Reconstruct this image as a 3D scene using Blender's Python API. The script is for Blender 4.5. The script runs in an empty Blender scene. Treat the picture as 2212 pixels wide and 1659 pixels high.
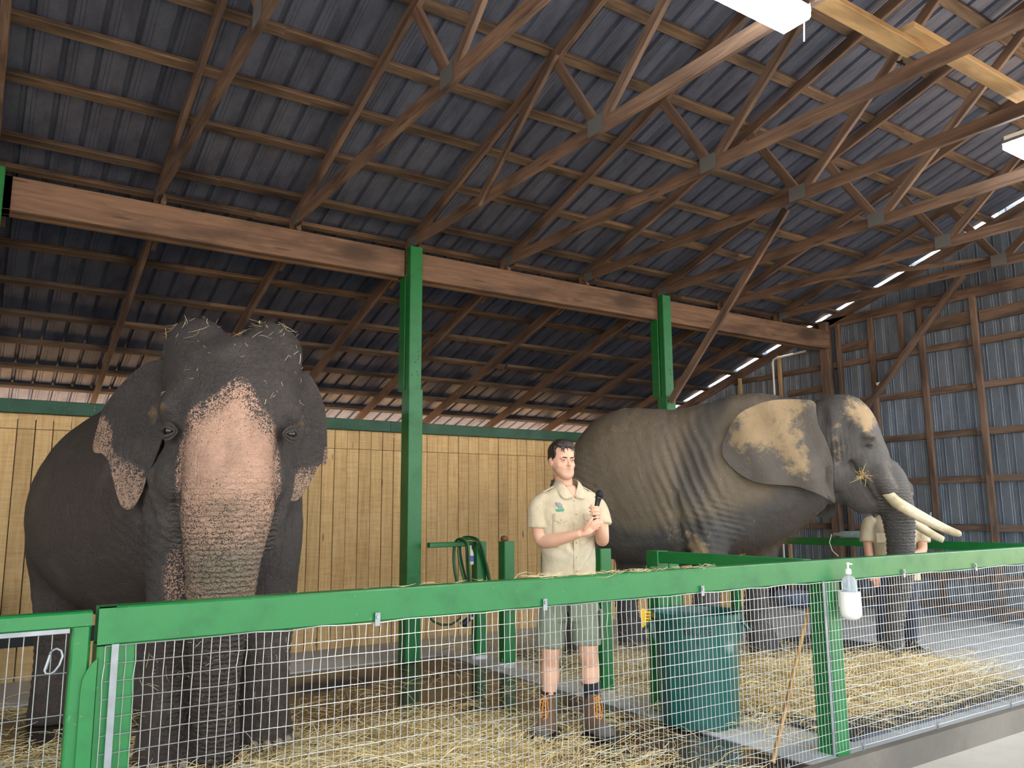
import bpy, math, random
import numpy as np
from mathutils import Vector, Matrix, noise

random.seed(7)
RNG = np.random.default_rng(11)
SC = bpy.context.scene
COL = SC.collection

# ---------------------------------------------------------------- camera, world, sun, exposure
CAM_H = 1.40
YAW, PITCH, ROLL, FPX = math.radians(56.24), math.radians(8.93), math.radians(-0.389), 1730.0
_cy, _sy, _cp, _sp = math.cos(YAW), math.sin(YAW), math.cos(PITCH), math.sin(PITCH)
_F = Vector((_cy * _cp, _sy * _cp, _sp)); _R = Vector((_sy, -_cy, 0)); _U = _R.cross(_F)
_r2 = math.cos(ROLL) * _R + math.sin(ROLL) * _U
_u2 = -math.sin(ROLL) * _R + math.cos(ROLL) * _U
cam_data = bpy.data.cameras.new('camera')
cam_data.sensor_width = 36.0
cam_data.lens = 36.0 * FPX / 2212.0
cam_data.clip_start = 0.05
cam_data.clip_end = 300
cam = bpy.data.objects.new('camera', cam_data)
COL.objects.link(cam)
cam.matrix_world = Matrix(((_r2.x, _u2.x, -_F.x, 0), (_r2.y, _u2.y, -_F.y, 0), (_r2.z, _u2.z, -_F.z, CAM_H), (0, 0, 0, 1)))
SC.camera = cam

world = bpy.data.worlds.new('world'); SC.world = world; world.use_nodes = True
wn = world.node_tree; wn.nodes.clear()
w_out = wn.nodes.new('ShaderNodeOutputWorld'); w_bg = wn.nodes.new('ShaderNodeBackground')
w_bg.inputs['Color'].default_value = (0.86, 0.94, 1.0, 1)     # bright overcast sky
w_bg.inputs['Strength'].default_value = 4.6
wn.links.new(w_bg.outputs[0], w_out.inputs[0])

sun_d = bpy.data.lights.new('sun', 'SUN'); sun_d.energy = 6.5; sun_d.angle = math.radians(3); sun_d.color = (1.0, 0.93, 0.8)
sun = bpy.data.objects.new('sun', sun_d); COL.objects.link(sun)
sun.rotation_euler = (Vector((-0.35, -0.9, -1.15))).to_track_quat('-Z', 'Y').to_euler()   # from behind the far eave
sun.location = (4, 20, 20)

SC.view_settings.view_transform = 'Standard'
SC.view_settings.look = 'None'
SC.view_settings.gamma = 1.0
SC.view_settings.use_curve_mapping = False
SC.view_settings.exposure = 0.22
SC.cycles.use_denoising = True
SC.cycles.max_bounces = 7
SC.cycles.diffuse_bounces = 4
SC.cycles.glossy_bounces = 3
SC.cycles.transmission_bounces = 4
SC.cycles.sample_clamp_indirect = 6.0

# ---------------------------------------------------------------- helpers
K = 1.12                       # survey units -> metres
def X(a): return a * K
def Z(a): return 1.12 * a - 0.168

def srgb(r, g, b):
    f = lambda c: (c / 255 / 12.92) if c <= 10 else (((c / 255) + 0.055) / 1.055) ** 2.4
    return (f(r), f(g), f(b), 1.0)

class Nodes:
    def __init__(s, name, rough=0.6, metal=0.0):
        s.m = bpy.data.materials.new(name); s.m.use_nodes = True
        s.t = s.m.node_tree; s.t.nodes.clear()
        s.out = s.t.nodes.new('ShaderNodeOutputMaterial')
        s.b = s.t.nodes.new('ShaderNodeBsdfPrincipled')
        s.t.links.new(s.b.outputs[0], s.out.inputs[0])
        s.b.inputs['Roughness'].default_value = rough
        s.b.inputs['Metallic'].default_value = metal
        s.tc = s.t.nodes.new('ShaderNodeTexCoord')
    def n(s, kind, **kw):
        nd = s.t.nodes.new(kind)
        for k, v in kw.items():
            if k in nd.inputs: 
                if hasattr(v, 'is_output') or isinstance(v, bpy.types.NodeSocket): s.t.links.new(v, nd.inputs[k])
                else: nd.inputs[k].default_value = v
            else: setattr(nd, k, v)
        return nd
    def link(s, a, b): s.t.links.new(a, b)
    def coord(s, scale=(1, 1, 1), space='Object', rot=(0, 0, 0)):
        mp = s.t.nodes.new('ShaderNodeMapping'); mp.inputs['Scale'].default_value = scale
        mp.inputs['Rotation'].default_value = rot
        s.link(s.tc.outputs[space], mp.inputs['Vector']); return mp.outputs[0]
    def noise(s, vec, scale=5, detail=4, rough=0.55, dist=0.0):
        nd = s.t.nodes.new('ShaderNodeTexNoise'); s.link(vec, nd.inputs['Vector'])
        nd.inputs['Scale'].default_value = scale; nd.inputs['Detail'].default_value = detail
        nd.inputs['Roughness'].default_value = rough; nd.inputs['Distortion'].default_value = dist
        return nd.outputs['Fac']
    def voronoi(s, vec, scale=5, feature='F1', out='Distance', rand=1.0):
        nd = s.t.nodes.new('ShaderNodeTexVoronoi'); nd.feature = feature; s.link(vec, nd.inputs['Vector'])
        nd.inputs['Scale'].default_value = scale
        if 'Randomness' in nd.inputs: nd.inputs['Randomness'].default_value = rand
        return nd.outputs[out]
    def ramp(s, fac, stops):
        nd = s.t.nodes.new('ShaderNodeValToRGB'); s.link(fac, nd.inputs[0])
        e = nd.color_ramp.elements
        while len(e) < len(stops): e.new(0.5)
        for i, (p, c) in enumerate(stops):
            e[i].position = p; e[i].color = c if len(c) == 4 else (*c, 1)
        return nd.outputs[0]
    def step(s, fac, a, b):
        nd = s.t.nodes.new('ShaderNodeMapRange'); nd.interpolation_type = 'SMOOTHSTEP'
        s.link(fac, nd.inputs['Value']); nd.inputs['From Min'].default_value = a; nd.inputs['From Max'].default_value = b
        return nd.outputs[0]
    def math(s, op, a, b=None, c=None):
        nd = s.t.nodes.new('ShaderNodeMath'); nd.operation = op
        for i, v in enumerate((a, b, c)):
            if v is None: continue
            if isinstance(v, (int, float)): nd.inputs[i].default_value = v
            else: s.link(v, nd.inputs[i])
        return nd.outputs[0]
    def mix(s, fac, a, b, mode='MIX'):
        nd = s.t.nodes.new('ShaderNodeMix'); nd.data_type = 'RGBA'; nd.blend_type = mode
        for sock, v in ((nd.inputs[0], fac), (nd.inputs[6], a), (nd.inputs[7], b)):
            if isinstance(v, (int, float)): sock.default_value = v
            elif isinstance(v, tuple): sock.default_value = v
            else: s.link(v, sock)
        return nd.outputs[2]
    def attr(s, name, out='Fac'):
        nd = s.t.nodes.new('ShaderNodeAttribute'); nd.attribute_name = name; return nd.outputs[out]
    def rnd(s):
        return s.t.nodes.new('ShaderNodeObjectInfo').outputs['Random']
    def col(s, c):
        if isinstance(c, tuple): s.b.inputs['Base Color'].default_value = c
        else: s.link(c, s.b.inputs['Base Color'])
    def bump(s, h, strength=0.3, dist=0.01, prev=None):
        nd = s.t.nodes.new('ShaderNodeBump'); s.link(h, nd.inputs['Height'])
        nd.inputs['Strength'].default_value = strength; nd.inputs['Distance'].default_value = dist
        if prev is not None: s.link(prev, nd.inputs['Normal'])
        s.link(nd.outputs[0], s.b.inputs['Normal']); return nd.outputs[0]
    def rough(s, v): s.link(v, s.b.inputs['Roughness'])

def plain(name, c, rough=0.6, metal=0.0, var=0.12, scale=12, bump=0.0, coat=0.0):
    k = Nodes(name, rough, metal)
    v = k.coord()
    f = k.noise(v, scale, 3)
    dark = tuple(x * (1 - var * 2) for x in c[:3]) + (1,); lite = tuple(min(1, x * (1 + var)) for x in c[:3]) + (1,)
    k.col(k.ramp(f, [(0.3, dark), (0.7, lite)]))
    if bump: k.bump(f, bump, 0.01)
    if coat: k.b.inputs['Coat Weight'].default_value = coat
    return k.m

def wood(name, dark, lite, var=0.35, gscale=1.0, rough=0.75, spots=0.0):
    k = Nodes(name, rough)
    v = k.coord((1.4 * gscale, 24 * gscale, 24 * gscale))
    r = k.rnd()
    add = k.t.nodes.new('ShaderNodeVectorMath'); add.operation = 'ADD'
    sc = k.t.nodes.new('ShaderNodeMath'); sc.operation = 'MULTIPLY'; k.link(r, sc.inputs[0]); sc.inputs[1].default_value = 91.0
    k.link(v, add.inputs[0]); k.link(sc.outputs[0], add.inputs[1]); v2 = add.outputs[0]
    g = k.noise(v2, 1.0, 6, 0.65, 1.2)
    big = k.noise(k.coord((0.8, 3, 3)), 1.6, 3)
    c1 = k.ramp(g, [(0.28, dark), (0.72, lite)])
    c2 = k.mix(k.step(big, 0.42, 0.72), c1, tuple(x * 0.62 for x in dark[:3]) + (1,))
    br = k.math('ADD', k.math('MULTIPLY', r, var), 1.0 - var / 2)
    comb = k.t.nodes.new('ShaderNodeCombineColor')
    for i in range(3): k.link(br, comb.inputs[i])
    c3 = k.mix(1.0, c2, comb.outputs[0], 'MULTIPLY')
    if spots:
        kn = k.voronoi(k.coord((1.1, 9, 9)), 1.3)
        c3 = k.mix(k.math('MULTIPLY', k.step(kn, 0.16, 0.08), spots), c3, tuple(x * 0.35 for x in dark[:3]) + (1,))
    k.col(c3); k.bump(g, 0.35, 0.004)
    return k.m

# world matrices kept by hand so that parents need no depsgraph pass
WM = {}
def setup(o, world_m=None, parent=None, label=None, cat=None, group=None, kind=None):
    M = world_m if world_m is not None else Matrix.Identity(4)
    WM[o.name] = M.copy()
    if parent is not None:
        o.parent = parent
        o.matrix_parent_inverse = WM[parent.name].inverted()
    o.matrix_basis = M
    if label: o['label'] = label
    if cat: o['category'] = cat
    if group: o['group'] = group
    if kind: o['kind'] = kind
    return o
def empty(name, loc=(0, 0, 0), rotz=0.0, **kw):
    o = bpy.data.objects.new(name, None); o.empty_display_size = 0.2
    COL.objects.link(o)
    return setup(o, Matrix.Translation(loc) @ Matrix.Rotation(rotz, 4, 'Z'), **kw)
def thing(name, loc, label, cat, group=None, rotz=0.0): return empty(name, loc, rotz, label=label, cat=cat, group=group)
def mesh_obj(name, me, mat=None, world_m=None, **kw):
    o = bpy.data.objects.new(name, me)
    if mat is not None and not me.materials: me.materials.append(mat)
    COL.objects.link(o)
    return setup(o, world_m, **kw)

class MB:
    def __init__(s): s.v = []; s.f = []
    def add(s, vs, fs):
        b = len(s.v); s.v.extend([tuple(p) for p in vs]); s.f.extend([tuple(i + b for i in f) for f in fs])
    def box(s, lo, hi, M=None):
        x0, y0, z0 = lo; x1, y1, z1 = hi
        vs = [(x0, y0, z0), (x1, y0, z0), (x1, y1, z0), (x0, y1, z0), (x0, y0, z1), (x1, y0, z1), (x1, y1, z1), (x0, y1, z1)]
        if M is not None: vs = [M @ Vector(p) for p in vs]
        s.add(vs, [(0, 3, 2, 1), (4, 5, 6, 7), (0, 1, 5, 4), (1, 2, 6, 5), (2, 3, 7, 6), (3, 0, 4, 7)])
    def cbox(s, lo, hi, c=0.004, M=None):
        """box with chamfered long edges (along the longest side)"""
        d = [hi[i] - lo[i] for i in range(3)]; ax = d.index(max(d)); a, b = [(1, 2), (2, 0), (0, 1)][ax]
        c = min(c, d[a] * 0.3, d[b] * 0.3)
        prof = [(lo[a] + c, lo[b]), (hi[a] - c, lo[b]), (hi[a], lo[b] + c), (hi[a], hi[b] - c), (hi[a] - c, hi[b]), (lo[a] + c, hi[b]), (lo[a], hi[b] - c), (lo[a], lo[b] + c)]
        vs = []
        for e in (lo[ax], hi[ax]):
            for p, q in prof:
                v = [0, 0, 0]; v[ax] = e; v[a] = p; v[b] = q; vs.append(Vector(v))
        if M is not None: vs = [M @ p for p in vs]
        fs = [tuple(range(7, -1, -1)), tuple(range(8, 16))] + [(i, (i + 1) % 8, 8 + (i + 1) % 8, 8 + i) for i in range(8)]
        s.add(vs, fs)
    def tube(s, pts, r, n=8, cap=True, flat=None):
        pts = [Vector(p) for p in pts]
        rs = r if isinstance(r, (list, tuple)) else [r] * len(pts)
        t0 = (pts[1] - pts[0]).normalized()
        up = Vector((0, 0, 1)) if abs(t0.z) < 0.9 else Vector((1, 0, 0))
        side = t0.cross(up).normalized(); rings = []
        for i, p in enumerate(pts):
            t = (pts[min(i + 1, len(pts) - 1)] - pts[max(i - 1, 0)]).normalized()
            side = (side - t * side.dot(t)).normalized(); u = side.cross(t)
            rr = rs[i] if isinstance(rs[i], (tuple, list)) else (rs[i], rs[i])
            rings.append([p + side * (math.cos(a) * rr[0]) + u * (math.sin(a) * rr[1]) for a in [2 * math.pi * k / n for k in range(n)]])
        s.loft(rings, cap)
    def loft(s, rings, cap=True, closed=True):
        n = len(rings[0]); vs = [p for r in rings for p in r]; fs = []
        for i in range(len(rings) - 1):
            for k in range(n if closed else n - 1):
                a = i * n + k; b = i * n + (k + 1) % n
                fs.append((a, b, b + n, a + n))
        if cap:
            fs.append(tuple(range(n - 1, -1, -1))); fs.append(tuple(range((len(rings) - 1) * n, len(rings) * n)))
        s.add(vs, fs)
    def lathe(s, prof, c=(0, 0, 0), n=24, cap=False):
        rings = [[(c[0] + r * math.cos(2 * math.pi * k / n), c[1] + r * math.sin(2 * math.pi * k / n), c[2] + z) for k in range(n)] for r, z in prof]
        s.loft(rings, cap)
    def ball(s, c, r, nu=14, nv=9, M=None):
        rr = r if isinstance(r, (tuple, list)) else (r, r, r); c = Vector(c)
        vs = [(0, 0, -1)] + [(math.cos(2 * math.pi * k / nu) * math.cos(t), math.sin(2 * math.pi * k / nu) * math.cos(t), math.sin(t)) for t in [math.pi * (j / nv - 0.5) for j in range(1, nv)] for k in range(nu)] + [(0, 0, 1)]
        vs = [Vector((a * rr[0], b * rr[1], d * rr[2])) for a, b, d in vs]
        if M is not None: vs = [M @ p for p in vs]
        vs = [p + c for p in vs]; fs = []
        for k in range(nu): fs.append((0, 1 + (k + 1) % nu, 1 + k))
        for j in range(nv - 2):
            for k in range(nu):
                a = 1 + j * nu + k; b = 1 + j * nu + (k + 1) % nu; fs.append((a, b, b + nu, a + nu))
        l = 1 + (nv - 2) * nu; top = len(vs) - 1
        for k in range(nu): fs.append((l + k, l + (k + 1) % nu, top))
        s.add(vs, fs)
    def mesh(s, name, smooth=False):
        me = bpy.data.meshes.new(name); me.from_pydata([tuple(p) for p in s.v], [], s.f); me.update()
        if smooth:
            me.polygons.foreach_set('use_smooth', [True] * len(me.polygons)); me.set_sharp_from_angle(angle=0.9)
        return me
    def build(s, name, mat, smooth=False, origin=None, **kw):
        M = None
        if origin is not None:
            o = Vector(origin); s.v = [tuple(Vector(p) - o) for p in s.v]; M = Matrix.Translation(o)
        return mesh_obj(name, s.mesh(name, smooth), mat, M, **kw)

_bc = {}
def board(name, p0, p1, w, h, mat, up=(0, 0, 1), side_off=0, c=0.004, **kw):
    """squared timber from p0 to p1: w across, h along 'up'; its own X runs along the grain"""
    p0 = Vector(p0); p1 = Vector(p1); L = (p1 - p0).length; x = (p1 - p0) / L
    u = Vector(up); y = u.cross(x).normalized(); z = x.cross(y)
    key = (round(L, 3), round(w, 4), round(h, 4), mat.name)
    if key not in _bc:
        m = MB(); m.cbox((-L / 2, -w / 2, -h / 2), (L / 2, w / 2, h / 2), c); me = m.mesh(name); me.materials.append(mat); _bc[key] = me
    M = Matrix((x, y, z)).transposed().to_4x4(); M.translation = (p0 + p1) / 2
    return mesh_obj(name, _bc[key], mat, M, **kw)

# ---------------------------------------------------------------- materials
TRUSS = wood('truss_timber', srgb(84, 67, 58), srgb(136, 111, 93), 0.3, spots=0.7)
BEAMW = wood('beam_timber', srgb(90, 69, 54), srgb(136, 107, 84), 0.15, 0.8, spots=0.6)
PURLW = wood('purlin_timber', srgb(64, 52, 43), srgb(122, 100, 78), 0.5, spots=0.5)
LITEW = wood('new_timber', srgb(176, 142, 98), srgb(206, 176, 130), 0.1)
def sawn_planks():
    k = Nodes('rough_sawn_wall_planks', .8); r = k.rnd()
    off = k.t.nodes.new('ShaderNodeVectorMath'); off.operation = 'ADD'; m_ = k.math('MULTIPLY', r, 57.0); k.link(k.coord((1, 1, 1)), off.inputs[0]); k.link(m_, off.inputs[1])
    def sc(a):
        mp = k.t.nodes.new('ShaderNodeMapping'); mp.inputs['Scale'].default_value = a; k.link(off.outputs[0], mp.inputs['Vector']); return mp.outputs[0]
    bands = k.noise(sc((46, 3, 3)), 1.0, 4, .7); grain = k.noise(sc((2, 30, 30)), 1.0, 4, .6, 1.0); big = k.noise(sc((1.3, 1.3, 1.3)), 1.0, 3)
    c = k.ramp(k.math('ADD', k.math('MULTIPLY', bands, .45), k.math('MULTIPLY', grain, .55)), [(.32, srgb(188, 148, 94)), (.5, srgb(214, 176, 120)), (.68, srgb(228, 196, 146))])
    c = k.mix(k.math('MULTIPLY', k.step(big, .5, .75), .35), c, srgb(150, 112, 72))
    kn = k.voronoi(sc((1.6, 7, 7)), 1.0); c = k.mix(k.math('MULTIPLY', k.step(kn, .10, .05), .7), c, srgb(96, 66, 40))
    br = k.math('ADD', k.math('MULTIPLY', r, .16), .92); comb = k.t.nodes.new('ShaderNodeCombineColor')
    for i in range(3): k.link(br, comb.inputs[i])
    k.col(k.mix(1.0, c, comb.outputs[0], 'MULTIPLY')); k.bump(bands, .3, .004); return k.m
PLANKW = sawn_planks()

def paint(name, c, dirt=0.35, rough=0.38):
    k = Nodes(name, rough); v = k.coord()
    f = k.noise(v, 7, 5, 0.6); f2 = k.noise(v, 45, 3)
    dk = tuple(x * 0.72 for x in c[:3]) + (1,)
    cc = k.mix(k.step(f, 0.45, 0.75), c, dk)
    cc = k.mix(k.math('MULTIPLY', k.step(f2, 0.66, 0.74), dirt), cc, srgb(120, 140, 110))
    k.col(cc); k.bump(f2, 0.08, 0.003); k.rough(k.math('ADD', k.math('MULTIPLY', f, 0.3), rough - 0.12)); return k.m
GREEN = paint('green_gloss_paint', srgb(16, 110, 50))
GREEND = paint('dark_green_paint', srgb(14, 74, 46), 0.6, 0.5)

def sheet_mat(name, base, dark, metal=0.55, stain=0.6):
    k = Nodes(name, 0.5, metal); v = k.coord()
    sp = k.voronoi(v, 85, out='Color'); sep = k.t.nodes.new('ShaderNodeSeparateColor'); k.link(sp, sep.inputs[0])
    big = k.noise(k.coord((1.2, 0.5, 1)), 2.4, 5, 0.65)
    c = k.mix(k.step(big, 0.35, 0.7), base, dark)
    c = k.mix(k.math('MULTIPLY', sep.outputs[0], 0.35), c, tuple(x * 0.55 for x in base[:3]) + (1,))
    sc = k.noise(k.coord((3, 3, 3)), 9, 6, 0.75)
    c = k.mix(k.math('MULTIPLY', k.step(sc, 0.62, 0.72), stain), c, srgb(150, 154, 156))
    r = k.rnd(); br = k.math('ADD', k.math('MULTIPLY', r, 0.25), 0.87)
    comb = k.t.nodes.new('ShaderNodeCombineColor')
    for i in range(3): k.link(br, comb.inputs[i])
    k.col(k.mix(1.0, c, comb.outputs[0], 'MULTIPLY')); k.rough(k.math('ADD', k.math('MULTIPLY', big, 0.35), 0.3)); return k.m
ROOFM = sheet_mat('aged_galvanised_roof_sheet', srgb(108, 116, 136), srgb(72, 78, 94), 0.45, 0.5)
WALLM = sheet_mat('galvanised_wall_sheet', srgb(136, 148, 162), srgb(108, 118, 130), 0.5, 0.4)
GALV = plain('galvanised_steel', srgb(140, 146, 150), 0.4, 0.8)
WIREM = plain('wire_mesh_steel', srgb(190, 192, 192), 0.35, 0.7, var=0.05)
WHITEP = plain('white_plastic', srgb(232, 230, 222), 0.4, var=0.03)
BLACKP = plain('black_plastic', srgb(20, 21, 24), 0.4)
RUBBER = plain('black_rubber_mat', srgb(58, 62, 70), 0.5, var=0.25, scale=4, bump=0.2)

# ---------------------------------------------------------------- floors
SLAB_Z, PIT_Z, OUT_Z = 0.0, -0.008, -0.146
FY = X(2.70)                    # fence line
XE = X(3.55)                    # edge of the dry slab (runs along Y)
YE = X(6.42)                    # edge of the dry slab (runs along X)
WALLY = X(7.3); ENDX = X(9.45)

def concrete(name, c1, c2, rough=0.55, dirt=srgb(120, 96, 70), damp=0.4):
    k = Nodes(name, rough); v = k.coord()
    a = k.noise(v, 0.8, 6, 0.6); b = k.noise(v, 30, 4, 0.6)
    c = k.mix(k.step(a, 0.35, 0.68), c1, c2)
    c = k.mix(k.math('MULTIPLY', b, 0.3), c, tuple(x * 0.6 for x in c2[:3]) + (1,))
    d = k.noise(v, 2.3, 5, 0.7)
    c = k.mix(k.math('MULTIPLY', k.step(d, 0.56, 0.7), damp), c, dirt)
    k.col(c); k.rough(k.math('ADD', k.math('MULTIPLY', a, 0.5), rough - 0.25)); k.bump(b, 0.15, 0.004); return k.m
CONC = concrete('pale_worn_concrete', srgb(208, 212, 216), srgb(176, 178, 182), 0.5, srgb(128, 110, 86))
CONCO = concrete('visitor_side_concrete', srgb(196, 190, 180), srgb(172, 166, 156), 0.6, srgb(160, 146, 126), 0.25)
CURBM = concrete('curb_concrete', srgb(120, 112, 102), srgb(92, 86, 78), 0.65, srgb(96, 80, 62), 0.5)
k = Nodes('wet_brown_stall_floor', 0.2); v = k.coord()
_a = k.noise(v, 0.9, 5, 0.6, 0.5); _b = k.noise(v, 18, 4)
k.col(k.mix(k.step(_a, 0.4, 0.65), srgb(82, 62, 46), srgb(48, 42, 40)))
k.rough(k.math('ADD', k.math('MULTIPLY', k.step(_a, 0.62, 0.35), 0.22), 0.08)); k.bump(_b, 0.05, 0.002)
WETM = k.m

m = MB(); m.box((-9, -9, OUT_Z - 0.3), (16, FY - 0.05, OUT_Z))
m.build('floor', CONCO, kind='structure', label='pale worn concrete floor of the visitor side', origin=(3, 0, OUT_Z))
m = MB(); m.box((-9, FY - 0.05, -0.5), (XE, YE, PIT_Z))
m.build('floor_stall', WETM, kind='structure', label='glossy wet brown floor of the near elephant stall', origin=(1, 4, 0))
m = MB()
m.box((XE, FY - 0.05, -0.5), (ENDX + 0.3, X(11.6), SLAB_Z)); m.box((-9, YE, -0.5), (XE, X(11.6), SLAB_Z))
slab = m.build('floor_slab', CONC, kind='structure', label='dry grey concrete slab under the far elephant', origin=(6, 6, 0))
m = MB(); m.box((-9, FY - 0.10, OUT_Z - 0.1), (ENDX, FY - 0.045, SLAB_Z + 0.004))
m.build('curb', CURBM, kind='structure', label='low grey concrete curb below the front fence', origin=(3, FY, 0))
k = Nodes('sunlit_dirt', 0.9); v = k.coord()
k.col(k.mix(k.noise(v, 1.5, 5), srgb(204, 150, 100), srgb(222, 172, 122))); DIRT = k.m
m = MB(); m.box((-60, X(11.6), -0.6), (80, 90, -0.05)); m.box((ENDX + 0.3, -40, -0.6), (80, X(11.6), -0.05)); m.box((-60, -60, -0.6), (-9, X(11.6), -0.05)); m.box((-9, -60, -0.6), (16, -9, -0.05))
m.build('ground', DIRT, kind='structure', label='bare sunlit ground outside the barn')

# ---------------------------------------------------------------- roof: sheets, purlins
SL = 0.318
def roofz(y): return 3.955 + SL * (6.4 - y)          # underside of the sheets, survey units
RIDGE = 2.15
def corr_mesh(name, length, ribs=3, pitch=0.2127, axis_up=1):
    """one trapezoid-ribbed steel sheet, ribs along local Y, thickness 1 mm, ribs point up (+Z)"""
    prof = []
    for i in range(ribs):
        x0 = i * pitch - ribs * pitch / 2
        prof += [(x0, 0), (x0 + pitch * 0.385, 0), (x0 + pitch * 0.40, -0.004), (x0 + pitch * 0.45, 0.022), (x0 + pitch * 0.55, 0.022), (x0 + pitch * 0.60, -0.004), (x0 + pitch * 0.615, 0), (x0 + pitch * 0.73, 0), (x0 + pitch * 0.75, 0.004), (x0 + pitch * 0.77, 0),
                 (x0 + pitch * 0.86, 0), (x0 + pitch * 0.88, 0.004), (x0 + pitch * 0.90, 0)]
    prof.append((ribs * pitch / 2, 0))
    top = [(x, z + 0.0016) for x, z in prof][::-1]
    ring = prof + top
    m = MB(); m.loft([[(x, yy, z) for x, z in ring] for yy in (-length / 2, length / 2)], cap=True)
    return m.mesh(name)
ceiling = empty('ceiling', (X(4), X(4), X(4)), kind='structure', label='open timber roof clad with dark ribbed steel sheets')
def place_sheet(me, name, x, ya, yb, parent, zoff=0.0, sl=-SL):
    yc = (ya + yb) / 2; zc = roofz(yc) if sl < 0 else roofz(2 * RIDGE - yc)
    ang = math.atan(sl)
    M = Matrix.Translation((X(x) if False else x, X(yc), Z(zc) + zoff)) @ Matrix.Rotation(ang, 4, 'X')
    return mesh_obj(name, me, ROOFM, M, parent=parent)
cosr = math.cos(math.atan(SL))
la, lb = (6.62 - RIDGE) * K / cosr, (11.0 - 6.52) * K / cosr
sheet_a = corr_mesh('roof_sheet_upper', la); sheet_b = corr_mesh('roof_sheet_lower', lb)
sheet_a.materials.append(ROOFM); sheet_b.materials.append(ROOFM)
sx = 0.074 + 0.319 - 0.106
i0 = -7
x_end = X(9.46)
for i in range(i0, 30):
    xc = sx + 0.638 * i
    if xc + 0.32 > x_end: break
    place_sheet(sheet_a, 'roof_sheet', xc, RIDGE, 6.62, ceiling, 0.003)
    place_sheet(sheet_b, 'roof_sheet', xc, 6.52, 11.0, ceiling, 0.0)
    if i % 2 == 0:
        pass
x_last = xc - 0.32
if x_end - x_last > .25:
    for me_, ya, yb, zo in ((corr_mesh('roof_sheet_narrow', la, int((x_end - .11 - x_last) / .2127)), RIDGE, 6.62, .003), (corr_mesh('roof_sheet_narrow', lb, int((x_end - .11 - x_last) / .2127)), 6.52, 11.0, 0)):
        me_.materials.append(ROOFM); place_sheet(me_, 'roof_sheet', x_last + int((x_end - .11 - x_last) / .2127) * .2127 / 2, ya, yb, ceiling, zo)
    print('strip', x_end - x_last)
# trim strip that narrows the daylight gap
for ya, yb in ((RIDGE, 6.62), (6.52, 11.0)):
    xg = x_last + int(max(0, (x_end - .11 - x_last) / .2127)) * .2127
    if x_end - xg > .12:
        yc_ = (ya + yb) / 2; L_ = (yb - ya) * K / cosr; m = MB(); m.box((-(x_end - .10 - xg) / 2, -L_ / 2, 0), ((x_end - .10 - xg) / 2, L_ / 2, .002))
        mesh_obj('roof_trim', m.mesh('roof_trim'), ROOFM, Matrix.Translation(((xg + x_end - .10) / 2, X(yc_), Z(roofz(yc_)) + .002)) @ Matrix.Rotation(math.atan(-SL), 4, 'X'), parent=ceiling)
x_west = sx + 0.638 * i0 - 0.32
# visitor-side slope, never in view: one wide sheet
m = MB(); m.box((x_west, X(-2.4), 0), (x_end + 0.3, X(RIDGE), 0.02))
m.v = [(a, b, c + Z(roofz(2 * RIDGE - b / K))) for a, b, c in m.v]
m.build('roof_front', ROOFM, kind='structure', label='front slope of the steel roof above the visitors')
for n_, y in enumerate((2.72, 3.2, 3.73, 4.22, 4.75, 5.23, 5.70, 6.25, 6.58, 7.03, 7.5, 8.04, 8.57, 9.09, 9.62, 10.07)):
    zc = Z(roofz(y)) - 0.026
    h = 0.045; w = 0.095 if y not in (6.58,) else 0.075
    # each line of purlins is made of several lengths, slightly out of true
    xs = [x_west, -1.4, 1.2 + (n_ % 3) * 0.4, 4.3 + (n_ * 7 % 5) * 0.5, 7.6 + (n_ % 2) * 0.7, x_end + 0.02]
    for a, b in zip(xs[:-1], xs[1:]):
        dz = random.uniform(-0.004, 0.0); dy = random.uniform(-0.012, 0.012)
        board('purlin', (a, X(y) + dy, zc + dz), (b, X(y) + dy + random.uniform(-.01, .01), zc + dz), w, h, PURLW, up=(0, SL, 1), parent=ceiling, c=0.008)

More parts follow.
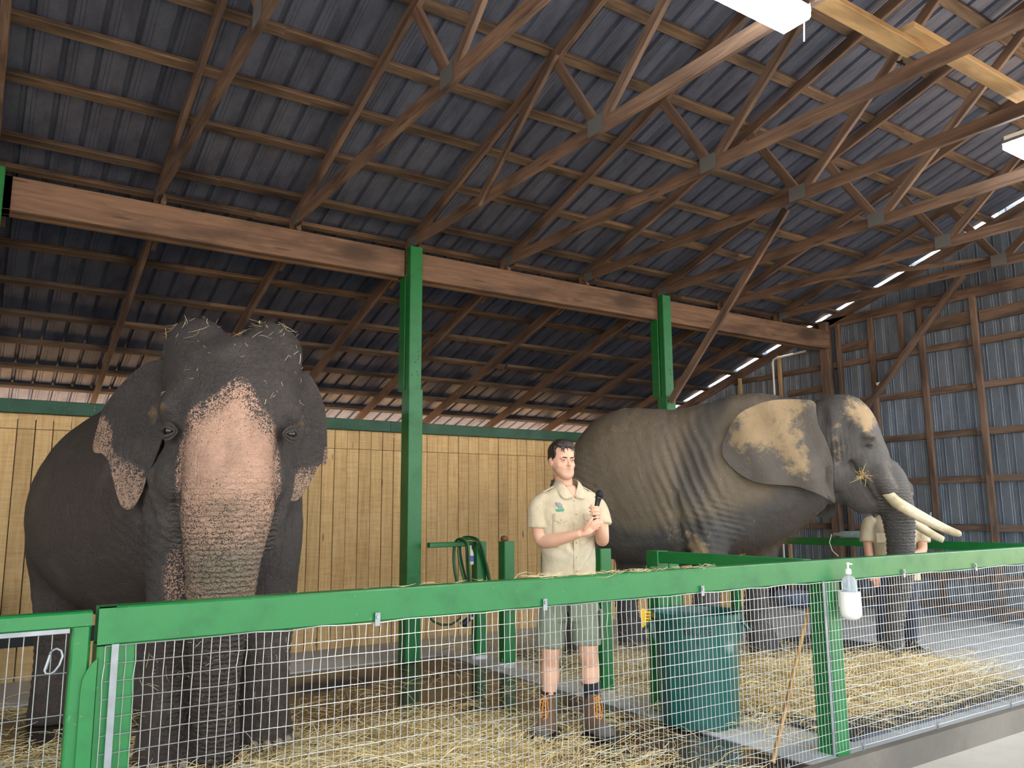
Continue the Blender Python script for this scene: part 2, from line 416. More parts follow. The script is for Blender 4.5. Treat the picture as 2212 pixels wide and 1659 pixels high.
# ---------------------------------------------------------------- trusses
plate_k = Nodes('toothed_gusset_steel', 0.45, 0.75); v = plate_k.coord((1, 1, 1))
_w = plate_k.t.nodes.new('ShaderNodeTexWave'); _w.inputs['Scale'].default_value = 42; plate_k.link(v, _w.inputs['Vector'])
plate_k.col(plate_k.mix(_w.outputs['Fac'], srgb(120, 126, 126), srgb(160, 166, 166))); plate_k.bump(_w.outputs['Fac'], 0.6, 0.003)
PLATE = plate_k.m
TH = 0.042; CH = 0.10
def truss(xn, label):
    x = X(xn)
    t = thing('roof_truss', (x, X(6.4), Z(3.82)), label, 'truss', 'roof trusses')
    zb = 3.845; h = CH
    y0, y1 = 6.52, 2 * RIDGE - 6.52
    def P(y, z): return (x, X(y), Z(z))
    tcz = lambda y: 3.868 + SL * (6.4 - (y if y > RIDGE else 2 * RIDGE - y))
    board('bottom_chord', P(6.47, zb), P(2 * RIDGE - 6.47, zb), TH, h, TRUSS, parent=t)
    board('top_chord', P(6.52, tcz(6.52)), P(RIDGE, tcz(RIDGE)), TH, h, TRUSS, parent=t)
    board('top_chord', P(y1, tcz(6.52)), P(RIDGE, tcz(RIDGE)), TH, h, TRUSS, parent=t)
    for s in (1, -1):
        f = lambda y: RIDGE + s * (y - RIDGE)
        board('web', P(f(3.76), zb + .03), P(f(4.19), tcz(4.19) - .03), 0.038, 0.085, TRUSS, parent=t)
        board('web', P(f(3.70), zb + .03), P(f(2.22), tcz(2.22) - .04), 0.038, 0.085, TRUSS, parent=t)
        for sx_ in (-1, 1):
            m = MB(); m.box((x + sx_ * (TH / 2 + .001), X(f(3.75)) - .085, Z(zb) - .045), (x + sx_ * (TH / 2 + .004), X(f(3.75)) + .085, Z(zb) + .085))
            m.build('gusset_plate', PLATE, origin=(x, X(f(3.75)), Z(zb)), parent=t)
            m = MB(); m.box((x + sx_ * (TH / 2 + .001), X(f(6.36)) - .07, Z(3.83) - .05), (x + sx_ * (TH / 2 + .004), X(f(6.36)) + .07, Z(3.83) + .05))
            m.build('gusset_plate', PLATE, origin=(x, X(f(6.36)), Z(3.83)), parent=t)
TX = [-0.06, 1.01, 2.09, 3.19, 4.24, 5.25, 6.32, 7.40, 8.45]
TL = ['timber roof truss at the far left edge of the picture', 'timber roof truss whose heel rests on the beam above the speckled elephant',
      'timber roof truss midway between the tall left post and the speckled elephant', 'timber roof truss whose heel stands on the taller green post',
      'first timber roof truss to the right of the taller green post', 'second timber roof truss to the right of the taller green post',
      'timber roof truss whose heel stands on the farther green post', 'timber roof truss next beyond the farther green post', 'timber roof truss nearest the metal end wall']
for a, b in zip(TX, TL): truss(a, b)
# knee brace of the farther green post and the odd extra web beside the taller post
kb = thing('knee_brace', (X(6.22), X(6.2), Z(2.6)), 'slanting timber brace rising from the farther green post to the roof truss', 'brace')
board('brace_timber', (X(6.235), X(6.225), Z(2.55)), (X(6.235), X(4.60), Z(4.22)), .04, .09, TRUSS, parent=kb)
kb = thing('knee_brace', (X(3.15), X(5.2), Z(3.9)), 'short timber brace crossing the truss above the taller green post', 'brace')
board('brace_timber', (X(3.15), X(5.17), Z(3.80)), (X(3.15), X(4.13), Z(4.56)), .036, .075, TRUSS, parent=kb)
kb = thing('wind_brace', (X(8.0), X(4.7), Z(3.9)), 'flat timber laid slantwise over the truss ties near the metal end wall', 'brace')
board('brace_timber', (X(7.46), X(5.66), Z(3.915)), (X(8.62), X(3.65), Z(3.915)), .085, .035, TRUSS, parent=kb)
# gable truss on the end wall
g = thing('gable_truss', (X(9.40), X(6.4), Z(3.8)), 'dark timber gable rafters and tie beam fixed against the metal end wall', 'truss')
gz = lambda y: 3.86 + SL * (6.4 - y)
board('rafter', (X(9.40), X(10.7), Z(gz(10.7))), (X(9.40), X(RIDGE), Z(gz(RIDGE))), TH, 0.14, TRUSS, parent=g)
board('tie_beam', (X(9.40), X(6.6), Z(3.84)), (X(9.40), X(-1.5), Z(3.84)), TH, 0.14, TRUSS, parent=g)
# lean-to rafters with a short scab block at the head
RL = ['rafter behind the beam at the far left edge', 'weathered rafter running down behind the beam to the eave left of the speckled elephant', 'weathered rafter running down behind the speckled elephant',
      'weathered rafter leaving the beam just left of the taller green post', 'first weathered rafter to the right of the taller green post', 'second weathered rafter to the right of the taller green post',
      'weathered rafter leaving the beam at the farther green post', 'first weathered rafter beyond the farther green post', 'last weathered rafter before the metal end wall']
for xn, lb_ in zip(TX, RL):
    t = thing('rafter', (X(xn + .045), X(6.7), Z(3.7)), lb_, 'rafter', 'rafters behind the beam')
    board('timber', (X(xn + .045), X(6.46), Z(gz(6.46) - .02)), (X(xn + .045), X(10.35), Z(gz(10.35) - .02)), TH, 0.12, TRUSS, parent=t)
    board('scab_block', (X(xn + .045) + .041, X(6.56), Z(gz(6.56) - .05)), (X(xn + .045) + .041, X(7.05), Z(gz(7.05) - .05)), 0.038, 0.09, BEAMW, parent=t)
# main beam: three lengths side by side with the posts
bm = thing('support_beam', (X(1.5), X(6.37), Z(3.6)), 'long brown timber beam carrying the truss heels across the barn', 'beam')
for a, b in ((-3.2, 0.06), (0.0, 3.09), (3.10, 6.22), (6.23, 9.36)):
    board('beam_timber', (X(a), X(6.375), Z(3.61)), (X(b) - .006, X(6.375), Z(3.61)), 0.055, 0.275, BEAMW, parent=bm)
    board('beam_timber', (X(a), X(6.50), Z(3.60)), (X(b) - .006, X(6.50), Z(3.60)), 0.055, 0.255, BEAMW, parent=bm)

# ---------------------------------------------------------------- end wall (right): ribbed sheets on girts and studs
wall_r = empty('wall_right', (ENDX, X(6), 0), kind='structure', label='end wall of ribbed galvanised sheets on brown studs and girts')
y = X(11.0)
cw = 0
while y > X(3.1):
    ymid = y - 0.319; top = Z(roofz(ymid / K)) - 0.01
    me = corr_mesh('wall_sheet', top + 0.04, 3); me.materials.append(WALLM)
    M = Matrix.Translation((ENDX + 0.005, ymid, top / 2 - 0.02)) @ Matrix(((0, 0, 1, 0), (1, 0, 0, 0), (0, 1, 0, 0), (0, 0, 0, 1)))
    mesh_obj('wall_sheet', me, WALLM, M, parent=wall_r)
    y -= 0.638
ystop = y
for zg in (3.84, 3.27, 2.76, 2.24, 1.71, 1.16, 0.62, 0.28):
    ytop = min(10.4, 6.4 + (3.8 - zg) / SL)
    ys = [X(ytop), X(8.6) if ytop > 8.7 else X(ytop) - .5, X(6.5), X(4.6), ystop + 0.05]
    for a, b in zip(ys[:-1], ys[1:]):
        if a - b > 0.15: board('girt', (ENDX - 0.03, a, Z(zg) + random.uniform(-.01, .01)), (ENDX - 0.03, b + .004, Z(zg) + random.uniform(-.01, .01)), 0.045, 0.085, TRUSS, up=(0, 0, 1), parent=wall_r)
for yn, wd in ((9.2, .06), (7.92, .05), (7.20, .05), (5.775, .075), (5.13, .075), (4.50, .075), (3.86, .075)):
    zt = min(Z(gz(yn)) - .05, Z(3.80)) if yn < 6.5 else Z(gz(yn)) - .07
    board('stud', (ENDX - 0.075, X(yn), 0.0), (ENDX - 0.075, X(yn), zt), wd, 0.05, TRUSS if yn < 7.1 or yn > 8 else LITEW, up=(1, 0, 0), parent=wall_r)
board('stud', (ENDX - 0.06, X(5.38), Z(3.27)), (ENDX - 0.06, X(5.38), Z(3.80)), .07, 0.04, TRUSS, up=(1, 0, 0), parent=wall_r)
board('girt', (ENDX - .04, X(6.3), Z(3.47)), (ENDX - .04, X(5.8), Z(3.49)), .04, .12, TRUSS, parent=wall_r)
board('girt', (ENDX - .04, X(5.1), Z(3.55)), (ENDX - .04, X(4.55), Z(3.56)), .04, .17, TRUSS, parent=wall_r)
board('girt', (ENDX - .04, X(4.45), Z(3.55)), (ENDX - .04, X(3.2), Z(3.57)), .04, .15, TRUSS, parent=wall_r)
board('girt', (ENDX - .03, X(7.1), Z(2.98)), (ENDX - .03, X(6.55), Z(2.99)), .04, .09, TRUSS, parent=wall_r)
cl = thing('corner_column', (X(9.33), X(6.37), 0), 'thick dark brown timber column under the end of the long beam at the metal wall', 'column')
board('post_timber', (X(9.36), X(6.42), 0), (X(9.36), X(6.42), Z(3.86)), .13, .13, TRUSS, up=(1, 0, 0), parent=cl)
board('post_timber', (X(9.38), X(6.24), 0), (X(9.38), X(6.24), Z(3.80)), .06, .07, TRUSS, up=(1, 0, 0), parent=cl)
br = board('wall_brace', (ENDX - .135, X(6.45), Z(2.05)), (ENDX - .135, X(4.55), Z(4.05)), .05, .13, TRUSS, up=(1, 0, 0), label='diagonal brown timber brace rising across the metal end wall', cat='brace')

# unseen walls, added only to block light: behind the plank wall and at the far left end
m = MB(); m.box((x_west - .1, X(10.22), 0), (ENDX, X(10.26), Z(2.25))); m.build('shade_wall_outer', WALLM, kind='structure', label='low wall added under the far eave to block ground bounce, hidden by the plank wall')
m = MB(); m.add([(x_west - .1, X(2.1), 0), (x_west - .1, X(11), 0), (x_west - .1, X(11), Z(roofz(11)) - .02), (x_west - .1, X(2.1), Z(roofz(2.1)) - .02), (x_west - .06, X(2.1), 0), (x_west - .06, X(11), 0), (x_west - .06, X(11), Z(roofz(11)) - .02), (x_west - .06, X(2.1), Z(roofz(2.1)) - .02)], [(0, 1, 2, 3), (7, 6, 5, 4), (0, 4, 5, 1), (1, 5, 6, 2), (2, 6, 7, 3), (3, 7, 4, 0)])
m.build('shade_wall_left', WALLM, kind='structure', label='unseen wall added at the far left to block side light')

# ---------------------------------------------------------------- plank wall at the back of the near stall
wall_b = empty('wall_back', (X(3), WALLY, 0), kind='structure', label='tan vertical plank wall behind the near stall')
pw = 0.1385
x = X(-2.6); i = 0
nmax = int((X(8.8) - X(-2.6)) / pw)
for i in range(nmax):
    xc = X(-2.6) + pw * (i + .5)
    if i % 7 == 5 and False: continue
    dy = random.uniform(-.004, .004)
    zt = Z(2.17); zs = Z(1.99 + (0.06 if xc < 1 else 0))
    wdt = pw - random.choice((.004, .005, .009))
    j = 0.0
    board('plank', (xc, WALLY + dy + .012, zs + .003), (xc, WALLY + dy + .012, zt), round(wdt, 3), .022, PLANKW, up=(0, 1, 0), parent=wall_b)
    board('plank', (xc, WALLY + dy + .012, Z(.52)), (xc, WALLY + dy + .012, zs - .002), round(wdt, 3), .022, PLANKW, up=(0, 1, 0), parent=wall_b)
    board('plank', (xc, WALLY + dy + .0, 0.0), (xc, WALLY + dy + .0, Z(.40)), round(wdt, 3), .022, PLANKW, up=(0, 1, 0), parent=wall_b)
board('backing_board', (X(-2.6), WALLY + .04, Z(.46)), (X(8.8), WALLY + .04, Z(.46)), .02, .20, BLACKP, parent=wall_b)
board('backing_board', (X(-2.6), WALLY + .045, Z(1.36)), (X(8.8), WALLY + .045, Z(1.36)), .03, 1.72, TRUSS, parent=wall_b)
for a, b in ((-2.6, .9), (.9, 3.4), (3.4, 6.4), (6.4, 8.8)):
    board('ledge_board', (X(a), WALLY + .0, Z(2.225)), (X(b) - .004, WALLY + .0, Z(2.225)), .10, .12, GREEND, parent=wall_b)

# ---------------------------------------------------------------- tall posts, short posts, rails
def gbox(name, x0, x1, y0, y1, z0, z1, mat=GREEN, parent=None, c=0.006, **kw):
    m = MB(); m.cbox((x0, y0, z0), (x1, y1, z1), c)
    return m.build(name, mat, origin=((x0 + x1) / 2, (y0 + y1) / 2, z0), parent=parent, **kw)
def tall_post(xo, label, zsplit, zbot=SLAB_Z):
    t = thing('barn_post', (X(xo) + .07, X(6.30), zbot), label, 'post', 'tall green posts under the beam')
    x0 = X(xo)
    gbox('upper_post', x0, x0 + .138, X(6.262), X(6.35) - .01, zsplit, Z(3.755), parent=t)
    gbox('side_plank', x0 - .004, x0 + .03, X(6.262) + .105, X(6.262) + .235, zsplit, Z(3.52), parent=t)
    gbox('post_casing', x0 - .004, x0 + .15, X(6.262) - .012, X(6.262) + .15, zbot, zsplit, parent=t)
    m = MB()
    for i in range(7):
        m.ball((x0 + .03 + random.random() * .08, X(6.262) - .0135 + .0135, zsplit + .1 + random.random() * .35), (.006, .002, .008), 6, 4)
    m.build('nail_hole', BLACKP, parent=t, kind='stuff')
tall_post(3.10, 'taller green square post carrying the beam, left of the khaki-shirted person', Z(2.45))
tall_post(6.21, 'green square post carrying the beam, its foot hidden behind the dusty tusked elephant', Z(2.62))
tall_post(-0.115, 'green post under the beam at the far left edge of the picture', Z(2.45))
post_l = ['short green post holding the looped hose, next to the taller green post', 'short green post with a brown ball on its top',
          'short green post glimpsed between the legs of the person in shorts', 'short green post just to the right of the person in shorts']
for yo, zt, lb_ in zip((6.10, 5.66, 5.06, 4.44), (1.127, 1.143, 1.135, 1.127), post_l):
    t = thing('short_post', (X(3.72), X(yo), SLAB_Z), lb_, 'post', 'short green posts on the slab edge')
    gbox('post_tube', X(3.67), X(3.77), X(yo) - .05, X(yo) + .055, SLAB_Z, Z(zt), parent=t)
    m = MB(); m.lathe([(.085, 0), (.08, .02), (.068, .035), (.0, .036)], (X(3.72), X(yo), SLAB_Z), 10); m.build('mortar_collar', CONC, parent=t)
m = MB(); m.ball((X(3.69), X(5.66) - .01, Z(1.143) + .024), (.036, .036, .03), 12, 8)
m.build('ball', plain('brown_ball', srgb(120, 72, 48), .6), True, label='small brown ball lying on top of a short green post', cat='ball')
t = thing('corner_post', (X(3.74), X(3.87), SLAB_Z), 'double green corner post of the inner railing behind the round dark green bin', 'post')
gbox('post_tube', X(3.67), X(3.765), X(3.83), X(3.94), SLAB_Z, Z(1.133), parent=t)
gbox('post_tube', X(3.785), X(3.88), X(3.85), X(3.95), SLAB_Z, Z(1.06), parent=t)
t = thing('inner_rail', (X(3.72), X(3.3), Z(1.1)), 'green rail running from the double corner post to the front railing', 'railing')
gbox('rail_tube', X(3.68), X(3.755), X(2.75), X(3.83), Z(1.06), Z(1.13), parent=t)
t = thing('hose_rail', (X(3.4), X(6.1), Z(1.1)), 'short green rail between the taller green post and the hose-hung post', 'railing')
gbox('rail_tube', X(3.24), X(3.67), X(6.11), X(6.16), Z(1.088), Z(1.130), parent=t)
# far railing
t = thing('far_rail', (X(8.0), X(5), Z(1.0)), 'green railing far behind the tusked elephant, before the metal wall', 'railing')
gbox('rail_tube', X(7.97), X(8.03), X(2.86), X(6.95), Z(.985), Z(1.066), parent=t)
gbox('rail_post', X(7.95), X(8.05), X(6.95), X(7.05), SLAB_Z, Z(1.066), parent=t)
gbox('rail_post', X(7.95), X(8.05), X(2.86), X(2.94), SLAB_Z, Z(1.0), parent=t)

# ---------------------------------------------------------------- front fence
fence = thing('front_railing', (X(3), FY, OUT_Z), 'long green steel front railing filled with welded wire mesh', 'railing')
rx0, rx1 = X(.333), X(9.0)
rz0, rz1 = Z(1.018), Z(1.128)
m = MB()
m.cbox((rx0 + .05, FY - .042, rz0), (rx1, FY + .042, rz1), .006)
for a, b in (((rx0, FY - .042, rz0), (rx0 + .05, FY - .038, rz1)), ((rx0, FY + .038, rz0), (rx0 + .05, FY + .042, rz1)), ((rx0, FY - .042, rz1 - .004), (rx0 + .05, FY + .042, rz1)), ((rx0, FY - .042, rz0), (rx0 + .05, FY + .042, rz0 + .004))):
    m.box(a, b)
m.build('top_rail', GREEN, parent=fence, origin=(X(3), FY, rz0))
gbox('fence_post', X(.335), X(.440), FY - .035, FY + .085, OUT_Z, rz0, parent=fence)
gbox('fence_post', X(3.76), X(3.865), FY - .035, FY + .10, OUT_Z, rz0, parent=fence)
gbox('fence_post', X(7.9), X(8.0), FY - .035, FY + .085, OUT_Z, rz0, parent=fence)
wy = FY - .046
def wire_panel(x0, x1, z0, z1, y, dx, dz, r, wob=0.0016):
    m = MB(); nz = int(round((z1 - z0) / dz)); zs = [z1 - i * dz for i in range(nz + 1)]
    nx = int(round((x1 - x0) / dx))
    jog = {}
    for i in range(nx + 1):
        x = x0 + i * dx; pts = [(x + (random.uniform(-1, 1) * (.004 if j in (1, 2) and wob > .001 else wob * .5)), y, zz) for j, zz in enumerate(zs)]
        m.tube(pts, r, 4, False)
    for j, zz in enumerate(zs):
        ns = max(2, int((x1 - x0) / .12)); w = .004 if j == 0 else wob
        m.tube([(x0 + (x1 - x0) * q / ns, y - 2 * r, zz + random.uniform(-w, w)) for q in range(ns + 1)], r * (1.5 if j == 0 else 1.1), 4, False)
    return m
wire_panel(X(.355), X(7.98), .028, .972, wy, .0303, .0555, .00135).build('wire_mesh', WIREM, parent=fence, kind='stuff')
def clip(x, z, h=.075, w=.022, y=None, name='mesh_clip', par=None):
    y = wy - .006 if y is None else y
    m = MB(); m.cbox((x - w / 2, y - .004, z - h / 2), (x + w / 2, y, z + h / 2), .001)
    c = m.build(name, GALV, parent=par or fence, origin=(x, y, z))
    m = MB(); m.lathe([(.0, -.004), (.008, -.004), (.008, .0), (.0, .0)], (0, 0, 0), 8)
    m.v = [(x + a, y - .004 + cc, z + h * .18 + b) for a, b, cc in m.v]
    m.build('bolt', GALV, parent=c)
for xo in (1.205, 1.924, 2.815, 4.453, 5.248, 6.1, 6.9): clip(X(xo), Z(1.028), .05)
for xo in (1.3, 2.0, 2.7, 3.347, 3.952, 4.665, 5.516, 6.4): clip(X(xo), .005, .085, .02)
for xo in (.380, 3.705):
    gbox('mesh_strap', X(xo) - .011, X(xo) + .011, wy - .012, wy - .006, -.06 if xo < 1 else .02, rz0 + .005, GALV, parent=fence, c=.001)
# ---------------------------------------------------------------- gate at the left
gate = thing('gate', (X(-.4), FY, OUT_Z), 'green steel gate leaf with wire mesh, left of the front railing', 'gate')
gbox('gate_top_rail', X(-1.6), X(.318), FY - .03, FY + .03, Z(1.072), Z(1.118), parent=gate)
gbox('gate_stile', X(.268), X(.316), FY - .032, FY + .032, -.10, Z(1.075), parent=gate)
gbox('gate_bottom_rail', X(-1.6), X(.268), FY - .03, FY + .03, -.10, -.05, parent=gate)
gbox('gate_stile', X(-1.65), X(-1.6), FY - .032, FY + .032, -.10, Z(1.118), parent=gate)
wire_panel(X(-1.59), X(.262), -.04, Z(1.066), FY - .02, .039, .128, .0014, .0008).build('wire_mesh', WIREM, parent=gate, kind='stuff')
gbox('mesh_strip', X(-1.59), X(.262), FY - .032, FY - .024, Z(1.060), Z(1.074), GALV, parent=gate, c=.001)
# latch plate welded to the post
m = MB(); pr = [(.337, -.02), (.337, .985), (.325, .975), (.312, .955), (.302, .93), (.299, .90), (.299, -.02)]
ring = [[(X(a), yy, Z(b)) for a, b in pr] for yy in (FY - .044, FY - .0365)]
m.loft(ring); m.build('latch_plate', GREEN, parent=fence)
# carabiner
def carabiner():
    pts = []
    cx, cz = X(.225), Z(.988)
    shape = [(-.006, .030), (.006, .036), (.020, .028), (.025, .012), (.018, -.012), (.006, -.030), (-.004, -.036), (-.016, -.034), (-.020, -.024), (-.012, .006), (-.006, .030)]
    m = MB(); m.tube([(cx + a * 1.05, FY - .034 + .004 * math.sin(i), cz + b * 1.05) for i, (a, b) in enumerate(shape)], .0042, 8, False)
    t = thing('carabiner', (cx, FY - .03, cz), 'silver snap hook hanging on the gate mesh', 'hook')
    m.build('hook_body', GALV, True, parent=t)
    m = MB(); m.tube([(cx - .020, FY - .042, cz - .022), (cx - .009, FY - .042, cz + .022)], .0052, 8); m.build('hook_gate', GALV, True, parent=t)
carabiner()

# ---------------------------------------------------------------- hand gel in its holder
gx, gy = X(3.845), FY - .115
t = thing('sanitizer_holder', (gx, gy, .77), 'white plastic cup hanging on the front railing and holding the hand gel', 'holder')
m = MB(); m.lathe([(0, -.012), (.030, -.008), (.052, .006), (.060, .022), (.061, .06), (.0605, .061), (.061, .104), (.0605, .105), (.060, .150), (.055, .150), (.054, .03), (0, .02)], (gx, gy, Z(.834)), 28)
m.build('cup', WHITEP, True, parent=t)
m = MB(); m.box((gx - .012, gy + .055, Z(.834) + .06), (gx + .012, FY - .045, Z(.834) + .15)); m.build('bracket', WHITEP, parent=t)
kk = Nodes('clear_plastic', .08); kk.b.inputs['Transmission Weight'].default_value = .7; kk.b.inputs['IOR'].default_value = 1.25; kk.col(srgb(226, 238, 244)); CLEAR = kk.m
t = thing('gel_bottle', (gx, gy, Z(.86)), 'clear pump bottle of hand gel with a pale blue label standing in the white cup', 'bottle')
zb_ = Z(.882)
m = MB(); m.lathe([(0, 0), (.040, .0), (.043, .01), (.043, .145), (.038, .165), (.026, .182), (.012, .190), (.012, .198), (0, .198)], (gx, gy, zb_), 24); m.build('bottle_body', CLEAR, True, parent=t)
m = MB(); m.lathe([(0, 0), (.018, 0), (.018, .024), (.013, .030), (.006, .032), (.006, .05), (.010, .062), (.009, .066), (0, .066)], (gx, gy, zb_ + .196), 16); m.tube([(gx, gy, zb_ + .255), (gx + .012, gy - .022, zb_ + .252)], .005, 8); m.build('pump', WHITEP, True, parent=t)
m = MB(); m.tube([(gx, gy, zb_ + .02), (gx, gy, zb_ + .196)], .003, 6); m.build('dip_tube', WHITEP, parent=t)
lab = plain('pale_blue_label', srgb(150, 200, 232), .4, var=.02)
m = MB(); rr = .0438
an = [math.radians(-95 + q * 7) for q in range(12)]
m.loft([[(gx + rr * math.cos(a), gy + rr * math.sin(a), zz) for zz in (zb_ + .05, zb_ + .135)] for a in an], cap=False, closed=False); m.build('label', lab, parent=t)

# ---------------------------------------------------------------- round bins
CANM = plain('dark_green_bin_plastic', srgb(24, 88, 80), .32, var=.08, coat=.2)
CANM2 = plain('very_dark_bin_plastic', srgb(30, 48, 42), .5)
def text_mesh(s, size, ext=.0015):
    cu = bpy.data.curves.new('txt', 'FONT'); cu.body = s; cu.size = size; cu.extrude = ext; cu.align_x = 'CENTER'; cu.align_y = 'CENTER'; cu.resolution_u = 2
    o = bpy.data.objects.new('txt', cu); COL.objects.link(o)
    bpy.context.view_layer.update()
    me = bpy.data.meshes.new_from_object(o.evaluated_get(bpy.context.evaluated_depsgraph_get()))
    bpy.data.objects.remove(o); return me
def bin_can(cx, cy, z, rt, rb, h, mat, label, face, text=None, name='round_bin'):
    t = thing(name, (cx, cy, z), label, 'bin', rotz=0)
    n = 64; m = MB(); rings = []
    R = lambda zz: rb + (rt - rb) * zz / h
    zs = [0, .012, .03, .12, .3, .5, .66, .695, .72, .80, .94, .945, 1.0]
    for zf in zs:
        ring = []
        for q in range(n):
            a = 2 * math.pi * q / n; zz = zf * h; r = R(zz)
            rel = ((a - face) % (math.pi / 2)) / (math.pi / 2)
            if .02 < zf < .70: r += .010 if (rel < .12 or rel > .88) else (-.0 )
            if zf == 0: r -= .015
            if zf > .942: r += .016
            ring.append((cx + r * math.cos(a + math.pi / 4), cy + r * math.sin(a + math.pi / 4), z + zz))
        rings.append(ring)
    for zf, d in ((1.006, .010), (1.0, -.004), (.95, -.008), (.06, -.008)):
        rings.append([(cx + (R(zf * h) + d) * math.cos(2 * math.pi * q / n + math.pi / 4), cy + (R(zf * h) + d) * math.sin(2 * math.pi * q / n + math.pi / 4), z + zf * h) for q in range(n)])
    m.loft(rings); m.build('bin_body', mat, True, parent=t)
    for s in (1, -1):
        a = face + s * math.pi / 2 ; d = Vector((math.cos(a), math.sin(a), 0)); e = Vector((-d.y, d.x, 0)); c = Vector((cx, cy, z))
        m = MB(); R0 = R(h * .93) + .004
        pts = [c + d * R0 + e * -.075 + Vector((0, 0, h * .93)), c + d * (R0 + .045) + e * -.070 + Vector((0, 0, h * .86)), c + d * (R0 + .062) + Vector((0, 0, h * .83)), c + d * (R0 + .045) + e * .070 + Vector((0, 0, h * .86)), c + d * R0 + e * .075 + Vector((0, 0, h * .93))]
        m.tube(pts, (.011), 8)
        for s2 in (-1, 1):
            p = c + d * (R0 - .01) + e * (s2 * .06)
            m.loft([[p + Vector((0, 0, h * .93)), p + d * .03 + Vector((0, 0, h * .87)), p + Vector((0, 0, h * .70))], [q + e * .006 for q in (p + Vector((0, 0, h * .93)), p + d * .03 + Vector((0, 0, h * .87)), p + Vector((0, 0, h * .70)))]])
        m.build('handle', mat, True, parent=t)
    if text:
        tm = plain('black_print', srgb(4, 10, 10), .5)
        for s, size, zf in text:
            me = text_mesh(s, size); rr = R(zf * h) + .0012
            co = np.empty(len(me.vertices) * 3); me.vertices.foreach_get('co', co); co = co.reshape(-1, 3)
            ang = face + co[:, 0] / rr; rad = rr + co[:, 2]
            out = np.stack([cx + rad * np.cos(ang), cy + rad * np.sin(ang), z + zf * h + co[:, 1]], 1)
            me.vertices.foreach_set('co', out.ravel()); me.update(); mesh_obj('lettering', me, tm, parent=t)
    return t
bf = math.atan2(-3.96, -4.13)
bin_can(4.135, 3.965, SLAB_Z, .285, .250, .715, CANM, 'round dark green plastic bin behind the wire mesh, right of the person in shorts', bf + .02, [('BRUTE', .062, .86), ('32', .036, .77)])
bin_can(X(-.03), X(6.85), SLAB_Z, .24, .21, .80, CANM2, 'dark bin at the far left edge before the plank wall', bf)

# yellow brush hooked on the bin
YEL = plain('yellow_plastic', srgb(248, 200, 20), .45, var=.05)
t = thing('scrub_brush', (3.885, 4.21, .60), 'bright yellow scrubbing brush hooked on the left side of the round dark green bin', 'brush')
bu = Vector((.70, -.71, 0)); bd = Vector((-.71, -.70, 0)); bc = Vector((3.885, 4.21, .665))
m = MB(); fr = [(-.014, -.062), (.010, -.055), (.018, .045), (-.006, .066), (-.020, .055)]
m.loft([[bc + bu * a + Vector((0, 0, b)) + bd * d for a, b in fr] for d in (-.03, .03)]); m.build('brush_block', YEL, parent=t)
for q in range(5):
    for w in (-.018, .0, .018):
        m = MB(); p = bc + bu * .012 + Vector((0, 0, -.042 + q * .020)) + bd * w; m.tube([p, p + bu * .036 + Vector((0, 0, -.003))], [.0075, .0095], 6); m.build('bristle_tuft', YEL, parent=t)
# bamboo stick
BAM = wood('bamboo', srgb(172, 128, 66), srgb(210, 168, 104), .1, 1.0, .4)
t = thing('bamboo_cane', (X(3.42), X(2.82), 0), 'bamboo cane leaning inside the front railing beside the fence post', 'cane')
p0 = Vector((X(3.415), X(2.80), .0)); p1 = Vector((X(3.83), X(2.84) , Z(.862))); m = MB(); pts = []; rs = []
for q in range(41):
    f = q / 40; pts.append(p0.lerp(p1, f)); nodep = (f * 6.2) % 1.0; rs.append(.0125 - .001 * f + (.0025 if nodep < .06 else 0))
m.tube(pts, rs, 10); m.build('cane', BAM, True, parent=t)

# hose looped over the short rail
HG = plain('green_hose_rubber', srgb(66, 118, 62), .4); HD = plain('dark_hose_rubber', srgb(30, 70, 44), .4)
t = thing('garden_hose', (X(3.62), X(6.13), Z(1.1)), 'green garden hose looped over the short rail near the taller green post', 'hose')
yr = X(6.09)
fr_, bk_, md_ = X(6.10) - .068, X(6.16) + .022, X(6.135)
def loop(dx, dz, dy, mat, wide=1.0, left=False):
    base = [(3.600, md_, 1.158), (3.655, fr_, 1.135), (3.715, fr_, 1.02), (3.765, fr_, .86), (3.785, fr_, .72), (3.75, fr_, .62), (3.68, fr_, .575), (3.615, fr_, .62), (3.575, fr_ + .03, .75), (3.562, md_, .90), (3.560, bk_, 1.03), (3.570, bk_, 1.13)]
    if left: base = [(3.535, md_, 1.152), (3.548, fr_, 1.11), (3.560, fr_, .95), (3.575, fr_, .78), (3.575, fr_, .64), (3.555, fr_, .58), (3.530, fr_ + .03, .64), (3.515, md_, .78), (3.510, bk_, .95), (3.515, bk_, 1.10)]
    P_ = catloop([(X(3.6 + (x - 3.6) * wide + dx), y - dy if y == fr_ else y, Z(z + dz)) for x, y, z in base], 4)
    m = MB(); m.tube([tuple(p) for p in P_] + [tuple(P_[0])], .0105, 8, False); m.build('hose_loop', mat, True, parent=t)
def catloop(pts, k=4):
    P = np.array(pts, float); n = len(P); out = []
    for i in range(n):
        p0, p1, p2, p3 = P[i - 1], P[i], P[(i + 1) % n], P[(i + 2) % n]
        for j in range(k):
            q = j / k
            out.append(0.5 * ((2 * p1) + (-p0 + p2) * q + (2 * p0 - 5 * p1 + 4 * p2 - p3) * q * q + (-p0 + 3 * p1 - 3 * p2 + p3) * q ** 3))
    return np.array(out)
loop(0, 0, 0, HG); loop(.012, .012, .022, HD, .86); loop(.0, -.004, .010, HG, 1.08); loop(0, 0, 0, HD, 1, True); loop(.012, .006, .018, HG, 1, True)
